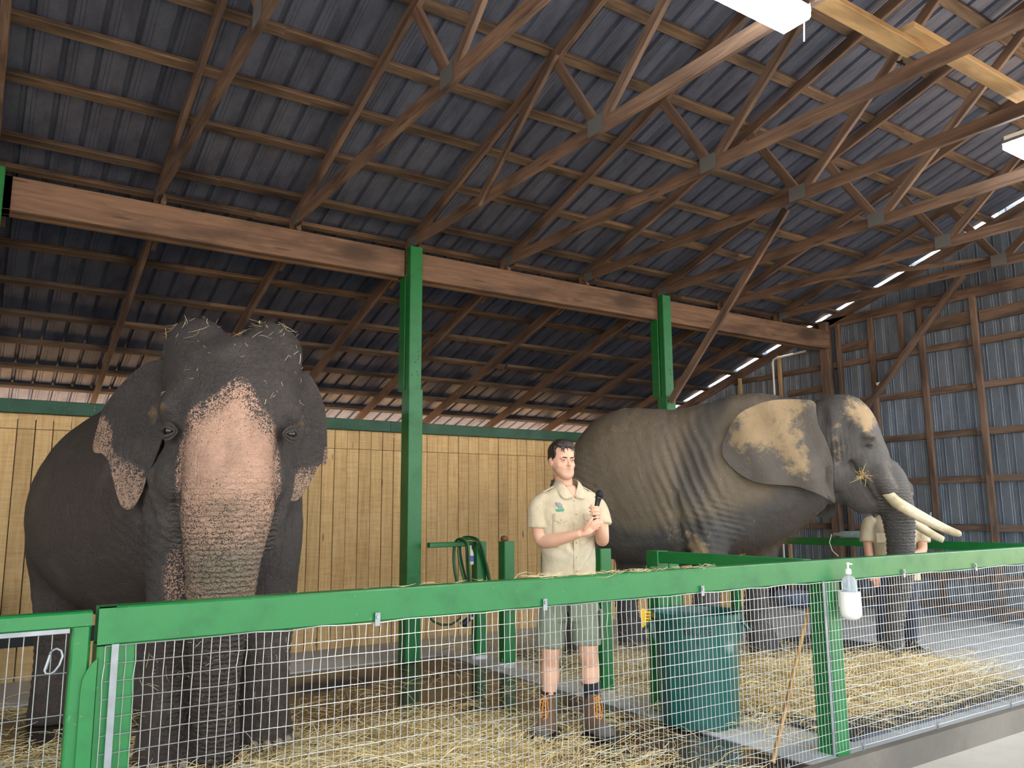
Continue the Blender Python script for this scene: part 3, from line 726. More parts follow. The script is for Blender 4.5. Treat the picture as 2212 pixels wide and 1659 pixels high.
pts = [(X(3.55), yr - .05, Z(.62)), (X(3.50), yr - .05, Z(.50)), (X(3.42), yr - .04, Z(.455)), (X(3.33), yr - .03, Z(.46)), (X(3.26), yr - .02, Z(.49)), (X(3.22), yr, Z(.54))]
m = MB(); m.tube(pts, .0105, 8); m.build('hose_tail', HD, True, parent=t)
t = thing('spray_nozzle', (X(3.53), yr - .06, Z(.46)), 'dark hose nozzle dangling from the looped hose', 'nozzle')
m = MB(); q0 = Vector((X(3.565), yr - .10, Z(.56))); q1 = Vector((X(3.545), yr - .11, Z(.49))); q2 = Vector((X(3.49), yr - .11, Z(.455)))
m.tube([q0, q1], .013, 8); m.tube([q1 + Vector((.01, 0, .01)), q2], [.024, .030], 10); m.tube([q1, q1 + Vector((-.02, 0, -.075))], [.012, .016], 8)
m.build('nozzle_body', plain('blue_black_plastic', srgb(34, 44, 62), .4), True, parent=t)
m = MB(); m.tube([q1 + Vector((.018, 0, .008)), q1 + Vector((.05, 0, .012))], .014, 8); m.build('coupling', WHITEP, True, parent=t)
t = thing('spray_bottle', (X(3.605), X(6.06), Z(.9)), 'white spray bottle with a blue label wedged behind the hose loops', 'bottle')
m = MB(); m.lathe([(0, 0), (.03, 0), (.033, .02), (.033, .10), (.024, .135), (.013, .15), (.013, .18), (0, .18)], (X(3.632), X(6.10), Z(.935)), 14); m.build('bottle_body', WHITEP, True, parent=t)
m = MB(); m.lathe([(.0336, .03), (.0336, .085)], (X(3.632), X(6.10), Z(.935)), 14); m.build('label', plain('blue_label', srgb(90, 110, 190), .5), parent=t)

# stick leaning on the planks at the left
t = thing('broom_stick', (.63, 8.0, 0), 'pale wooden stick leaning against the plank wall behind the gate', 'stick')
m = MB(); m.tube([(.615, 7.86, .0), (.66, WALLY - .03, 1.42)], .012, 8); m.build('stick', LITEW, True, parent=t)

# ---------------------------------------------------------------- things on the end wall
t = thing('conduit', (X(9.36), X(7.27), 0), 'white conduit pipe climbing the metal end wall and turning under the beam', 'pipe')
m = MB(); m.tube([(X(9.33), X(7.27), .0), (X(9.33), X(7.27), Z(3.44)), (X(9.33), X(7.255), Z(3.485)), (X(9.33), X(7.21), Z(3.50)), (X(9.33), X(6.72), Z(3.52))], .016, 8); m.build('pipe', WHITEP, True, parent=t)
t = thing('wall_camera', (ENDX - .13, X(5.70), Z(2.93)), 'small white camera dome on a stud of the metal wall', 'camera')
m = MB(); m.lathe([(0, .02), (.035, .02), (.035, 0), (.028, -.02), (.012, -.032), (0, -.034)], (ENDX - .14, X(5.69), Z(2.925)), 14); m.build('dome', WHITEP, True, parent=t)
t = thing('junction_box', (ENDX - .08, X(5.24), Z(1.24)), 'pale grey electrical box on the metal wall behind the upper tusk', 'box')
m = MB(); m.cbox((ENDX - .11, X(5.18), Z(1.17)), (ENDX - .03, X(5.30), Z(1.34)), .006); m.build('box_body', GALV, parent=t)
m = MB(); m.cbox((ENDX - .118, X(5.19), Z(1.18)), (ENDX - .111, X(5.29), Z(1.33)), .003); m.build('cover', GALV, parent=t)
# clear bottle lying on the far rail with a cord
t = thing('water_jug', (X(8.0), X(5.36), Z(1.09)), 'clear plastic container lying on the far green railing', 'container')
m = MB(); rings = []
for yy, r in ((5.20, .001), (5.20, .04), (5.22, .044), (5.42, .044), (5.45, .04), (5.48, .024), (5.52, .02), (5.54, .024), (5.54, .001)):
    rings.append([(X(8.0) + r * math.cos(2 * math.pi * q / 18), X(yy), Z(1.068) + .045 + r * math.sin(2 * math.pi * q / 18)) for q in range(18)])
m.loft(rings); m.build('jug_body', plain('pale_clear_plastic', srgb(150, 176, 172), .12, var=.1), True, parent=t)
m = MB(); m.tube([(X(7.96), X(5.55), Z(1.11)), (X(7.94), X(5.57), Z(1.02)), (X(7.94), X(5.54), Z(.93)), (X(7.94), X(5.47), Z(.875))], .006, 6); m.build('cord', WHITEP, True, parent=t)
t = thing('blue_drum', (X(8.75), X(6.1), 0), 'blue plastic drum lying on the slab beyond the far railing', 'drum')
m = MB(); rings = []
for q, (f, r) in enumerate(((0, .01), (0, .11), (.03, .13), (.3, .125), (.33, .135), (.36, .125), (.66, .125), (.69, .135), (.72, .125), (.97, .13), (1, .11), (1, .01))):
    cxx = X(8.75) + .75 * f * .3; cyy = X(6.95) - .75 * f
    rings.append([(cxx + r * math.cos(2 * math.pi * w / 20) * .95, cyy + r * math.cos(2 * math.pi * w / 20) * .28, .13 + r * .93 * math.sin(2 * math.pi * w / 20)) for w in range(20)])
m.loft(rings); m.build('drum_body', plain('faded_blue_plastic', srgb(120, 134, 160), .5), True, parent=t)

# ---------------------------------------------------------------- lamps on the ridge line
kk = Nodes('lit_tube_diffuser'); kk.b.inputs['Emission Color'].default_value = (1, .985, .93, 1); kk.b.inputs['Emission Strength'].default_value = 48; LIT = kk.m
def lamp(xa, xb, y0, y1, label):
    t = thing('ceiling_lamp', ((X(xa) + X(xb)) / 2, X((y0 + y1) / 2), Z(3.72)), label, 'lamp', 'fluorescent lamps under the ridge')
    m = MB(); m.box((X(xa), X(y0) + .03, Z(3.765)), (X(xb), X(y1) - .03, Z(3.79))); m.build('housing', WHITEP, parent=t)
    m = MB(); m.cbox((X(xa) + .02, X(y0) + .008, Z(3.70)), (X(xb) - .02, X(y1) - .008, Z(3.765)), .012); m.build('diffuser', LIT, parent=t)
    for xx in (X(xa) + .004, X(xb) - .012):
        m = MB(); m.box((xx, X(y0) + .01, Z(3.745)), (xx + .008, X(y1) - .01, Z(3.785))); m.build('end_cap', GALV, parent=t)
    return t
l1 = lamp(2.02, 3.15, 2.10, 2.28, 'large lit fluorescent lamp at the top edge of the picture')
m = MB(); m.tube([(X(3.10), X(2.12), Z(3.71)), (X(3.10), X(2.13), Z(3.58))], .004, 5); m.build('pull_cord', WHITEP, parent=l1)
lamp(5.42, 6.55, 2.13, 2.33, 'lit fluorescent lamp half seen at the right edge of the picture')
lamp(8.35, 9.2, 2.13, 2.31, 'added fill lamp under the ridge beyond the right edge of the picture')  # unseen lamp, added to brighten the end wall and the right-hand floor
lb1 = thing('service_plank', (X(4.3), X(2.19), Z(3.93)), 'pale plank laid across the truss ties between the two lamps', 'plank')
board('plank_timber', (X(3.2), X(2.19), Z(3.93)), (X(4.20), X(2.19), Z(3.93)), .12, .04, LITEW, parent=lb1)
board('plank_timber', (X(4.0), X(2.13), Z(3.965)), (X(6.9), X(2.13), Z(3.965)), .12, .04, LITEW, parent=lb1)
m = MB(); m.tube([(X(4.25) + .05 * math.cos(a * .7), X(2.30) + .03 * math.sin(a * .9), Z(3.93) + .03 * math.sin(a)) for a in range(10)], .006, 6); m.build('black_cord', BLACKP, True, label='short black cord hanging on the pale plank between the lamps', cat='cord')

# ---------------------------------------------------------------- organic modelling tools
def catmull(pts, k=6):
    """resample rows of numbers with a Catmull-Rom spline"""
    P = np.array(pts, float); P = np.vstack([2 * P[0] - P[1], P, 2 * P[-1] - P[-2]]); out = []
    for i in range(1, len(P) - 2):
        p0, p1, p2, p3 = P[i - 1:i + 3]
        for j in range(k):
            t = j / k
            out.append(0.5 * ((2 * p1) + (-p0 + p2) * t + (2 * p0 - 5 * p1 + 4 * p2 - p3) * t * t + (-p0 + 3 * p1 - 3 * p2 + p3) * t ** 3))
    out.append(P[-2]); return np.array(out)
def catloop(pts, k=4):
    P = np.array(pts, float); n = len(P); out = []
    for i in range(n):
        p0, p1, p2, p3 = P[i - 1], P[i], P[(i + 1) % n], P[(i + 2) % n]
        for j in range(k):
            t = j / k
            out.append(0.5 * ((2 * p1) + (-p0 + p2) * t + (2 * p0 - 5 * p1 + 4 * p2 - p3) * t * t + (-p0 + 3 * p1 - 3 * p2 + p3) * t ** 3))
    return np.array(out)
class Clay:
    """collects closed volumes, fuses them into ONE continuous skin"""
    def __init__(s): s.mb = MB()
    def limb(s, rows, n=24, k=5):
        """rows of (x, y, z, ra, rb): round limb; ra sideways, rb fore-aft when the limb is upright"""
        R = catmull(rows, k); pts = [Vector(r[:3]) for r in R]
        s.mb.tube(pts, [(max(.002, r[3]), max(.002, r[4])) for r in R], n)
    def stack(s, rows, frame, axis='z', n=32, k=4, sq=2.2):
        """rows (t, a0, a1, b0, b1): slices at t along the axis, spanning a0..a1 and b0..b1; frame maps local -> world"""
        R = catmull(rows, k); rings = []
        for t, a0, a1, b0, b1 in R:
            ca, cb, ra, rb = (a0 + a1) / 2, (b0 + b1) / 2, max(.002, (a1 - a0) / 2), max(.002, (b1 - b0) / 2); ring = []
            for q in range(n):
                an = 2 * math.pi * q / n; c, d = math.cos(an), math.sin(an)
                aa = ca + ra * math.copysign(abs(c) ** (2 / sq), c); bb = cb + rb * math.copysign(abs(d) ** (2 / sq), d)
                ring.append(frame(aa, bb, t) if axis == 'z' else frame(t, aa, bb))
            rings.append(ring)
        s.mb.loft(rings)
    def ball(s, c, r, M=None): s.mb.ball(c, r, 24, 14, M)
    def fuse(s, name, voxel, smooth=6, factor=0.5):
        me0 = s.mb.mesh(name + '_raw'); o = bpy.data.objects.new('tmp', me0); COL.objects.link(o)
        # recalc normals outward per island
        import bmesh
        bm = bmesh.new(); bm.from_mesh(me0); bmesh.ops.recalc_face_normals(bm, faces=bm.faces); bm.to_mesh(me0); bm.free()
        r = o.modifiers.new('r', 'REMESH'); r.mode = 'VOXEL'; r.voxel_size = voxel; r.use_smooth_shade = True
        if smooth:
            sm = o.modifiers.new('s', 'SMOOTH'); sm.iterations = smooth; sm.factor = factor
        bpy.context.view_layer.update()
        me = bpy.data.meshes.new_from_object(o.evaluated_get(bpy.context.evaluated_depsgraph_get()))
        me.name = name; bpy.data.objects.remove(o); bpy.data.meshes.remove(me0)
        me.materials.clear(); me.polygons.foreach_set('use_smooth', [True] * len(me.polygons)); return me
def getco(me):
    co = np.empty(len(me.vertices) * 3); me.vertices.foreach_get('co', co); return co.reshape(-1, 3)
def getno(me):
    no = np.empty(len(me.vertices) * 3); me.vertices.foreach_get('normal', no); return no.reshape(-1, 3)
def setco(me, co): me.vertices.foreach_set('co', co.ravel()); me.update()
def setattr_f(me, name, val):
    a = me.attributes.get(name) or me.attributes.new(name, 'FLOAT', 'POINT'); a.data.foreach_set('value', np.clip(val, 0, 1).astype(np.float32))
def ss(x, a, b):
    t = np.clip((x - a) / (b - a), 0, 1); return t * t * (3 - 2 * t)
def gauss(co, c, r):
    r = np.array(r if isinstance(r, (tuple, list)) else (r, r, r), float); return np.exp(-(((co - np.array(c)) / r) ** 2).sum(1))
def vnoise(co, s, seed=0.0):
    """cheap smooth pseudo noise, -1..1"""
    p = co * s + seed; out = np.zeros(len(co)); amp = 1; tot = 0
    for i in range(4):
        a = p @ np.array([[.36, .80, -.48], [-.93, .23, .31], [.1, -.55, .82]]).T * (1.9 ** i) + i * 7.3
        out += amp * (np.sin(a[:, 0]) * np.cos(a[:, 1] * 1.1 + 1.3 * np.sin(a[:, 2])) ); tot += amp * .8; amp *= .55
    return np.clip(out / tot, -1, 1)
def solid_sheet(outline, center_uv, surf, th=0.014, rings=9, k=4):
    """closed flap: outline in (u, v), surf(u, v, f) -> point, f = 0 in the middle, 1 at the rim; thin at the rim"""
    O = catloop(outline, k); n = len(O); c = np.array(center_uv); m = MB()
    lay = []
    for side in (1, -1):
        vs = []
        for j in range(rings + 1):
            f = j / rings
            for q in range(n):
                uv = c + (O[q] - c) * max(f, 0.02); vs.append((uv, f))
        lay.append(vs)
    pts = [surf(uv[0], uv[1], f) for uv, f in lay[0]]
    # normals by finite difference
    e = 1e-3; P = []
    for sgn in (1, -1):
        for (uv, f), p in zip(lay[0], pts):
            du = Vector(surf(uv[0] + e, uv[1], f)) - Vector(p); dv = Vector(surf(uv[0], uv[1] + e, f)) - Vector(p)
            nn = du.cross(dv).normalized(); P.append(Vector(p) + nn * sgn * th * (1.0 - 0.75 * f ** 3))
    N = n * (rings + 1); fs = []
    for s0, flip in ((0, False), (N, True)):
        for j in range(rings):
            for q in range(n):
                a = s0 + j * n + q; b = s0 + j * n + (q + 1) % n; f = (a, b, b + n, a + n); fs.append(f[::-1] if flip else f)
        f = tuple(s0 + q for q in range(n)); fs.append(f[::-1] if not flip else f)
    for q in range(n):
        a = rings * n + q; b = rings * n + (q + 1) % n; fs.append((b, a, N + a, N + b))
    m.add(P, fs); return m
def hairs(name, pts, mat, parent, r=.0006, nseg=3):
    """pts: list of (base, dir, length) -> one 'stuff' part of tapering three-sided bristles"""
    V = []; Fc = []
    for b, d, L in pts:
        b = Vector(b); d = Vector(d).normalized(); side = d.orthogonal().normalized(); up = d.cross(side); bend = Vector((random.uniform(-.5, .5), random.uniform(-.5, .5), random.uniform(-.6, .1)))
        base = len(V)
        for j in range(nseg + 1):
            f = j / nseg; p = b + d * (L * f) + bend * (L * .5 * f * f); rr = r * (1 - f * .85)
            for q in range(3):
                a = 2.094 * q; V.append(p + side * (math.cos(a) * rr) + up * (math.sin(a) * rr))
        for j in range(nseg):
            for q in range(3):
                a = base + j * 3 + q; c = base + j * 3 + (q + 1) % 3; Fc.append((a, c, c + 3, a + 3))
    m = MB(); m.v = V; m.f = Fc; return m.build(name, mat, parent=parent, kind='stuff')

# ---------------------------------------------------------------- elephant skin material
def skin(name, base, dark, dust, pinkc, wrinkle=1.0, freckle_scale=70, br1=srgb(108, 94, 74), br2=srgb(140, 124, 100)):
    k = Nodes(name, 0.62); v = k.coord()
    n1 = k.noise(v, 3.5, 5, 0.6); n2 = k.noise(v, 26, 4, 0.65)
    c = k.mix(n1, dark, base); c = k.mix(k.math('MULTIPLY', n2, 0.35), c, tuple(x * 0.45 for x in dark[:3]) + (1,))
    # dry dust lying on the hide
    du = k.attr('dust'); dn = k.noise(v, 11, 6, 0.7)
    dm = k.step(k.math('ADD', du, k.math('MULTIPLY', k.math('SUBTRACT', dn, 0.5), 1.9)), 0.30, 0.85)
    c = k.mix(k.math('MULTIPLY', dm, 0.9), c, k.mix(n2, tuple(x * .8 for x in dust[:3]) + (1,), dust))
    # brown hide tint
    bt = k.attr('brown'); c = k.mix(k.math('MULTIPLY', bt, 0.75), c, k.mix(n2, br1, br2))
    # pink freckled areas
    pk = k.attr('pink'); wv = k.coord()
    wob = k.noise(v, 30, 2)
    vo = k.t.nodes.new('ShaderNodeTexVoronoi'); vo.inputs['Scale'].default_value = freckle_scale
    av = k.t.nodes.new('ShaderNodeVectorMath'); av.operation = 'ADD'; k.link(v, av.inputs[0])
    nn = k.t.nodes.new('ShaderNodeTexNoise'); nn.inputs['Scale'].default_value = 40; k.link(v, nn.inputs['Vector'])
    sc_ = k.t.nodes.new('ShaderNodeVectorMath'); sc_.operation = 'SCALE'; sc_.inputs['Scale'].default_value = .008; k.link(nn.outputs['Color'], sc_.inputs[0])
    k.link(sc_.outputs[0], av.inputs[1]); k.link(av.outputs[0], vo.inputs['Vector'])
    sep = k.t.nodes.new('ShaderNodeSeparateColor'); k.link(vo.outputs['Color'], sep.inputs[0])
    vo2 = k.t.nodes.new('ShaderNodeTexVoronoi'); vo2.inputs['Scale'].default_value = freckle_scale * 1.75; k.link(av.outputs[0], vo2.inputs['Vector'])
    fine = k.step(pk, 0.78, 0.62)
    dist_ = k.math('ADD', k.math('MULTIPLY', vo.outputs['Distance'], k.math('SUBTRACT', 1.0, fine)), k.math('MULTIPLY', vo2.outputs['Distance'], fine))
    # spot radius grows as the pink fades out; some cells carry no spot
    thr = k.math('MULTIPLY', k.math('SUBTRACT', 1.12, pk), 0.62)
    thr = k.math('MULTIPLY', thr, k.math('ADD', 0.62, k.math('MULTIPLY', sep.outputs[0], 0.6)))
    spot = k.step(k.math('SUBTRACT', dist_, thr), -0.03, 0.05)
    has = k.step(k.math('ADD', sep.outputs[1], k.math('MULTIPLY', k.math('SUBTRACT', pk, 0.80), 1.6)), 0.62, 0.72)
    pm = k.math('MULTIPLY', k.math('MAXIMUM', spot, has), k.step(pk, 0.04, 0.14))
    gn = k.noise(v, 7, 3)
    pcol = k.mix(k.step(gn, 0.35, 0.7), pinkc, tuple(x * .78 for x in pinkc[:3]) + (1,))
    pcol = k.mix(k.math('MULTIPLY', k.attr('grime'), 0.8), pcol, srgb(112, 106, 84))
    c = k.mix(pm, c, pcol)
    fl = k.voronoi(v, 62); c = k.mix(k.math('MULTIPLY', k.step(fl, .09, .04), .55), c, srgb(168, 158, 144))
    big_ = k.noise(v, 1.9, 4, .6); c = k.mix(k.math('MULTIPLY', k.step(big_, .48, .72), .28), c, srgb(128, 120, 114))
    k.col(c)
    # wrinkles: thin iso-line creases at three scales plus a faint crackle
    def crease(vec, sc, dist, wdt):
        n_ = k.noise(vec, sc, 3, 0.5, dist); return k.step(k.math('ABSOLUTE', k.math('SUBTRACT', n_, 0.5)), 0.0, wdt)
    cr2 = k.step(k.voronoi(v, 120, 'DISTANCE_TO_EDGE'), 0.0, 0.18)
    h = k.math('MULTIPLY', cr2, 0.16)
    h = k.math('ADD', h, k.math('MULTIPLY', crease(k.coord((1, 1, .45)), 9, .6, .03), 0.30))
    h = k.math('ADD', h, k.math('MULTIPLY', crease(k.coord((1, 1, 1.6)), 21, .7, .04), 0.22))
    h = k.math('ADD', h, k.math('MULTIPLY', k.noise(v, 75, 4, .75), 0.6))
    wave = k.t.nodes.new('ShaderNodeTexWave'); wave.bands_direction = 'Z'; wave.inputs['Scale'].default_value = 11; wave.inputs['Distortion'].default_value = 5; wave.inputs['Detail'].default_value = 3; wave.inputs['Detail Scale'].default_value = 2.5
    k.link(v, wave.inputs['Vector'])
    h = k.math('ADD', h, k.math('MULTIPLY', k.math('MULTIPLY', k.attr('ring'), wave.outputs['Fac']), 1.3))
    k.bump(h, 0.75 * wrinkle, 0.014)
    k.rough(k.math('ADD', k.math('MULTIPLY', dm, 0.25), k.math('ADD', 0.48, k.math('MULTIPLY', n2, 0.15))))
    return k.m
HAIRD = plain('dark_bristle', srgb(52, 44, 38), .7)
HAIRB = plain('brown_bristle', srgb(112, 88, 66), .7)
EYEM = plain('elephant_eye', srgb(26, 16, 10), .06, var=.05)
LIDM = plain('eyelid_skin', srgb(92, 90, 92), .5, bump=.4, scale=60)
IVORY = wood('ivory', srgb(214, 196, 156), srgb(240, 230, 204), .02, .5, .35)
NAILM = plain('toenail', srgb(150, 138, 122), .45)

# ================================================================ speckled elephant (left)
ASK = skin('grey_hide_with_pink_freckles', srgb(88, 82, 79), srgb(50, 45, 44), srgb(150, 120, 84), srgb(202, 162, 138), 1.2, 72, srgb(58, 47, 42), srgb(86, 72, 64))
F0 = Vector((1.27, 5.08, 0)); gdir = Vector((.2615, -.965, 0)); glat = Vector((.965, .2615, 0))    # forward, viewer's right
H0 = Vector((1.226, 4.795, 0)); hv = Vector((-.2436, -.970, 0)); hu = Vector((.970, -.2436, 0))
def BF(s, l, z): p = F0 + gdir * s + glat * l; return (p.x, p.y, z)
def HF(u, v_, z): p = H0 + hu * u + hv * v_; return (p.x, p.y, z)
def speckled_elephant():
    root = thing('elephant', (1.1, 5.8, 0), 'big grey elephant with a pink freckled trunk facing the visitors, hay on its head', 'elephant', rotz=0)
    cl = Clay()
    # trunk of the body: (s, z0, z1, l0, l1)
    rows = [(.30, 1.30, 1.95, -.24, .24), (.10, 1.05, 2.10, -.36, .36), (-.15, .92, 2.18, -.46, .46), (-.5, .80, 2.22, -.57, .56), (-.9, .70, 2.20, -.665, .62), (-1.25, .70, 2.12, -.675, .62), (-1.55, .80, 1.98, -.57, .54), (-1.8, 1.0, 1.76, -.42, .40), (-1.95, 1.2, 1.5, -.2, .2)]
    cl.stack([(s, l0, l1, z0, z1) for s, z0, z1, l0, l1 in rows], lambda t, a, b: BF(t, a, b), axis='x', sq=1.95, n=40)
    # legs: forelegs
    def leg(l, s, foot, zs, n=24, up=None):
        cl.limb([(*BF(s + a, l + b, z), r1, r2) for a, b, z, r1, r2 in zs], n)
    fl = [(-.02, .06, 1.55, .20, .26), (0, .03, 1.25, .19, .23), (.02, .01, 1.0, .165, .185), (.02, 0, .75, .145, .155), (.01, 0, .5, .142, .148), (0, 0, .3, .148, .152), (0, 0, .14, .165, .17), (.01, 0, .03, .18, .185), (.01, 0, -.004, .17, .175)]
    leg(-.275, .03, 0, [(a, b, z, r1 * 1.02, r2) for a, b, z, r1, r2 in fl])
    leg(.29, .06, 0, [(a, -b * 1.0 + .01, z, r1 * .92, r2) for a, b, z, r1, r2 in fl])
    hl = [(.1, .02, 1.5, .22, .30), (.08, .01, 1.15, .21, .27), (.04, 0, .85, .155, .19), (0, 0, .62, .125, .14), (-.03, 0, .4, .115, .12), (-.02, 0, .22, .125, .13), (.02, 0, .08, .14, .15), (.02, 0, -.004, .14, .15)]
    leg(-.30, -1.60, 0, hl); leg(.27, -1.50, 0, hl)
    # tail
    cl.limb([(*BF(-1.88, 0, 1.7), .05, .05), (*BF(-2.0, .02, 1.4), .035, .035), (*BF(-2.02, .03, 1.0), .022, .022)], 10)
    # neck
    cl.limb([(*BF(-.2, 0, 1.62), .42, .44), (*BF(.12, 0, 1.70), .37, .42), (*HF(0, .05, 1.85), .32, .36)], 28)
    # head, slices upwards: (z, u0, u1, v0, v1)
    hd = [(1.30, -.10, .09, -.02, .16), (1.38, -.20, .17, -.10, .24), (1.50, -.275, .225, -.16, .30), (1.64, -.315, .26, -.20, .34), (1.78, -.345, .315, -.22, .385), (1.92, -.372, .365, -.25, .40), (2.07, -.392, .392, -.27, .40), (2.20, -.395, .395, -.26, .37), (2.32, -.36, .36, -.22, .30), (2.40, -.29, .29, -.15, .20), (2.44, -.16, .16, -.06, .10)]
    cl.stack(hd, lambda a, b, t: HF(a, b, t), axis='z', sq=2.15, n=40)
    for s in (-1, 1):
        cl.ball(HF(.195 * s, .02, 2.31), (.20, .22, .21), Matrix.Rotation(-.245, 4, 'Z'))     # twin domes of the skull
        cl.ball(HF(.31 * s, .15, 1.98), (.085, .16, .15), Matrix.Rotation(-.245, 4, 'Z'))     # brow
        cl.ball(HF(.27 * s - .03, .12, 1.60), (.09, .18, .17), Matrix.Rotation(-.245, 4, 'Z'))      # cheek
    for s in (-1, 1): cl.limb([(*HF(.26 * s - .03, .10, 1.66), .10, .15), (*HF(.235 * s - .025, .08, 1.5), .10, .15), (*HF(.18 * s - .02, .04, 1.34), .10, .15), (*HF(.12 * s, -.05, 1.2), .10, .15)], 16)
    # trunk
    tr = [(0, .16, 2.02, .25, .22), (0, .215, 1.88, .255, .225), (0, .25, 1.75, .248, .22), (0, .275, 1.63, .240, .205), (0, .285, 1.5, .242, .20), (.0, .285, 1.38, .242, .20), (-.005, .28, 1.26, .222, .19), (-.008, .265, 1.14, .198, .178), (-.012, .25, 1.0, .182, .165), (-.015, .235, .88, .168, .155), (-.02, .20, .74, .150, .142), (-.022, .16, .58, .138, .132), (-.018, .115, .42, .130, .125), (-.008, .07, .26, .126, .12), (.002, .03, .12, .124, .112), (.005, .01, .05, .118, .104), (.005, .0, .0, .10, .09)]
    R = catmull(tr, 5); rings = []
    for u, v_, z, ru, rv in R:
        rings.append([HF(u + ru * math.copysign(abs(math.cos(a)) ** .86, math.cos(a)), v_ + rv * math.copysign(abs(math.sin(a)) ** .9, math.sin(a)), z) for a in [2 * math.pi * q / 32 for q in range(32)]])
    cl.mb.loft(rings)
    # lower lip
    cl.ball(HF(0, .10, 1.30), (.10, .16, .13), Matrix.Rotation(-.245, 4, 'Z'))
    me = cl.fuse('elephant_body', .015, 20)
    co = getco(me); no = getno(me)
    d = co - np.array(H0); U = d @ np.array(hu); V_ = d @ np.array(hv); Zc = co[:, 2]
    L = np.stack([U, V_, Zc], 1)
    S = (co - np.array(F0)) @ np.array(gdir)
    head = ss(V_, -.28, -.1) * ss(np.abs(U), .5, .42) 
    off = np.zeros(len(co))
    for s in (-1, 1):
        off -= .030 * gauss(L, (.325 * s, .34, 1.835), (.085, .16, .08))       # eye socket
        off += .012 * gauss(L, (.30 * s, .34, 1.95), (.12, .12, .05))          # brow ridge
        off -= .040 * gauss(L, (.33 * s, .15, 2.10), (.09, .10, .11))           # temple hollow
        off += .016 * gauss(L, (.20 * s, .42, 1.92), (.03, .12, .16))          # trunk root ridge
        off -= .018 * gauss(L, (.20 * s, .34, 2.12), (.07, .1, .08))
    off -= .045 * gauss(L, (0, .05, 2.50), (.055, .25, .09))                     # groove between the domes
    off += .022 * gauss(L, (0, .38, 2.06), (.14, .15, .07))                      # forehead bulge above the trunk
    trunk = ss(V_, -.13, -.02) * ss(Zc, 1.75, 1.45) * ss(np.abs(U + .01), .31, .24)
    off += trunk * .0028 * np.sin(Zc * 2 * math.pi / .034 + 1.5 * np.sin(U * 9) + 2 * vnoise(co, 4)) * ss(Zc, 1.5, 1.2)
    # folds at shoulder, knees and belly
    sh = gauss(co, BF(.05, -.42, 1.25), (.3, .35, .35))
    off += sh * .006 * np.sin((Zc + U * .7) * 2 * math.pi / .055 + 2 * vnoise(co, 5))
    knee = ss(Zc, .85, .6) * ss(Zc, .1, .25) * (1 - trunk)
    off += knee * .0035 * np.sin(Zc * 2 * math.pi / .05 + 2.2 * vnoise(co, 6))
    off += .005 * vnoise(co, 9) + .0022 * vnoise(co, 31, 3)
    setco(me, co + no * off[:, None])
    # pigment
    front = ss(no @ np.array(hv), .05, .45)
    w = .225 - .03 * ss(Zc, 1.2, .9) + .012 * vnoise(co, 9)
    edge = ss(np.abs(U + .008 * ss(Zc, 1.4, 1.0)), w + .07, w - .06)
    tri = ss(Zc + .9 * np.abs(U - .01) + .06 * vnoise(co, 8), 2.16, 1.84)        # pointed upper border on the forehead
    pink = edge * tri * front * ss(V_, .12, .2)
    zf = ss(Zc, 1.02, 1.30)
    val = .43 + .14 * ss(Zc, 1.2, 1.42) + .35 * ss(Zc, 1.42, 1.66) - .10 * ss(Zc, 1.88, 2.0) + .04 * vnoise(co, 6)
    fade = ss(Zc, .74, .92)
    pk = pink * val * fade
    # faint pink on the chest fold
    pk = np.maximum(pk, .30 * gauss(co, BF(.22, -.38, 1.04), (.07, .08, .16)))
    setattr_f(me, 'pink', pk)
    setattr_f(me, 'grime', pink * (.75 * gauss(L, (0, .45, 1.42), (.11, .2, .06)) + .9 * gauss(L, (-.01, .4, 1.08), (.09, .2, .10)) + .75 * ss(Zc, 1.5, 1.1)))
    setattr_f(me, 'ring', trunk * .8)
    dust = .62 * gauss(L, (-.345, .28, 1.965), (.05, .09, .045)) + .55 * gauss(L, (.36, .24, 1.86), (.035, .09, .09)) + .25 * ss(Zc, .35, .05)
    setattr_f(me, 'dust', dust); setattr_f(me, 'brown', np.maximum(.95 * ss(Zc, 1.1, .5), .8 * ss(S, .05, -.5)) * (1 - .8 * trunk * ss(Zc, .6, .9)) * (1 - .0 * U))
    body = mesh_obj('body', me, ASK, parent=root)
    # ears
    def ear(s, outline, c, hinge, name='ear'):
        def surf(u, z, f):
            a = (u * s - hinge)                                   # distance out from the hinge
            back = -.05 - a * .42 + .02 * math.sin(z * 9 + u * 6) + .03 * math.sin(z * 5) - .05 * (a / .35) ** 2
            return HF(u, back + .07, z)
        m = solid_sheet(outline, c, surf, .016, 10, 4)
        e = m.mesh('ear', True); co = getco(e); d = co - np.array(H0); U = d @ np.array(hu); zz = co[:, 2]
        return e, co, U, zz
    o1 = [(-.36, 2.26), (-.46, 2.27), (-.56, 2.20), (-.64, 2.10), (-.705, 1.99), (-.725, 1.90), (-.745, 1.80), (-.735, 1.745), (-.69, 1.735), (-.65, 1.69), (-.62, 1.60), (-.585, 1.49), (-.55, 1.425), (-.50, 1.425), (-.46, 1.50), (-.43, 1.60), (-.40, 1.68), (-.37, 1.78), (-.34, 1.95), (-.34, 2.12)]
    e, co, U, zz = ear(-1, o1, (-.50, 1.9), .33)
    pk = .43 * ss(zz + .55 * (U + .55), 1.74, 1.56) + .4 * ss(U + .15 * vnoise(co, 14), -.665, -.73) * ss(zz, 1.98, 1.9)
    setattr_f(e, 'pink', pk * (1 + .12 * vnoise(co, 8))); setattr_f(e, 'dust', .55 * gauss(np.stack([U, zz, zz * 0], 1), (-.425, 1.97, 0), (.035, .11, 1))); setattr_f(e, 'brown', U * 0); setattr_f(e, 'grime', U * 0 + .35); setattr_f(e, 'ring', U * 0)
    mesh_obj('ear', e, ASK, parent=root)
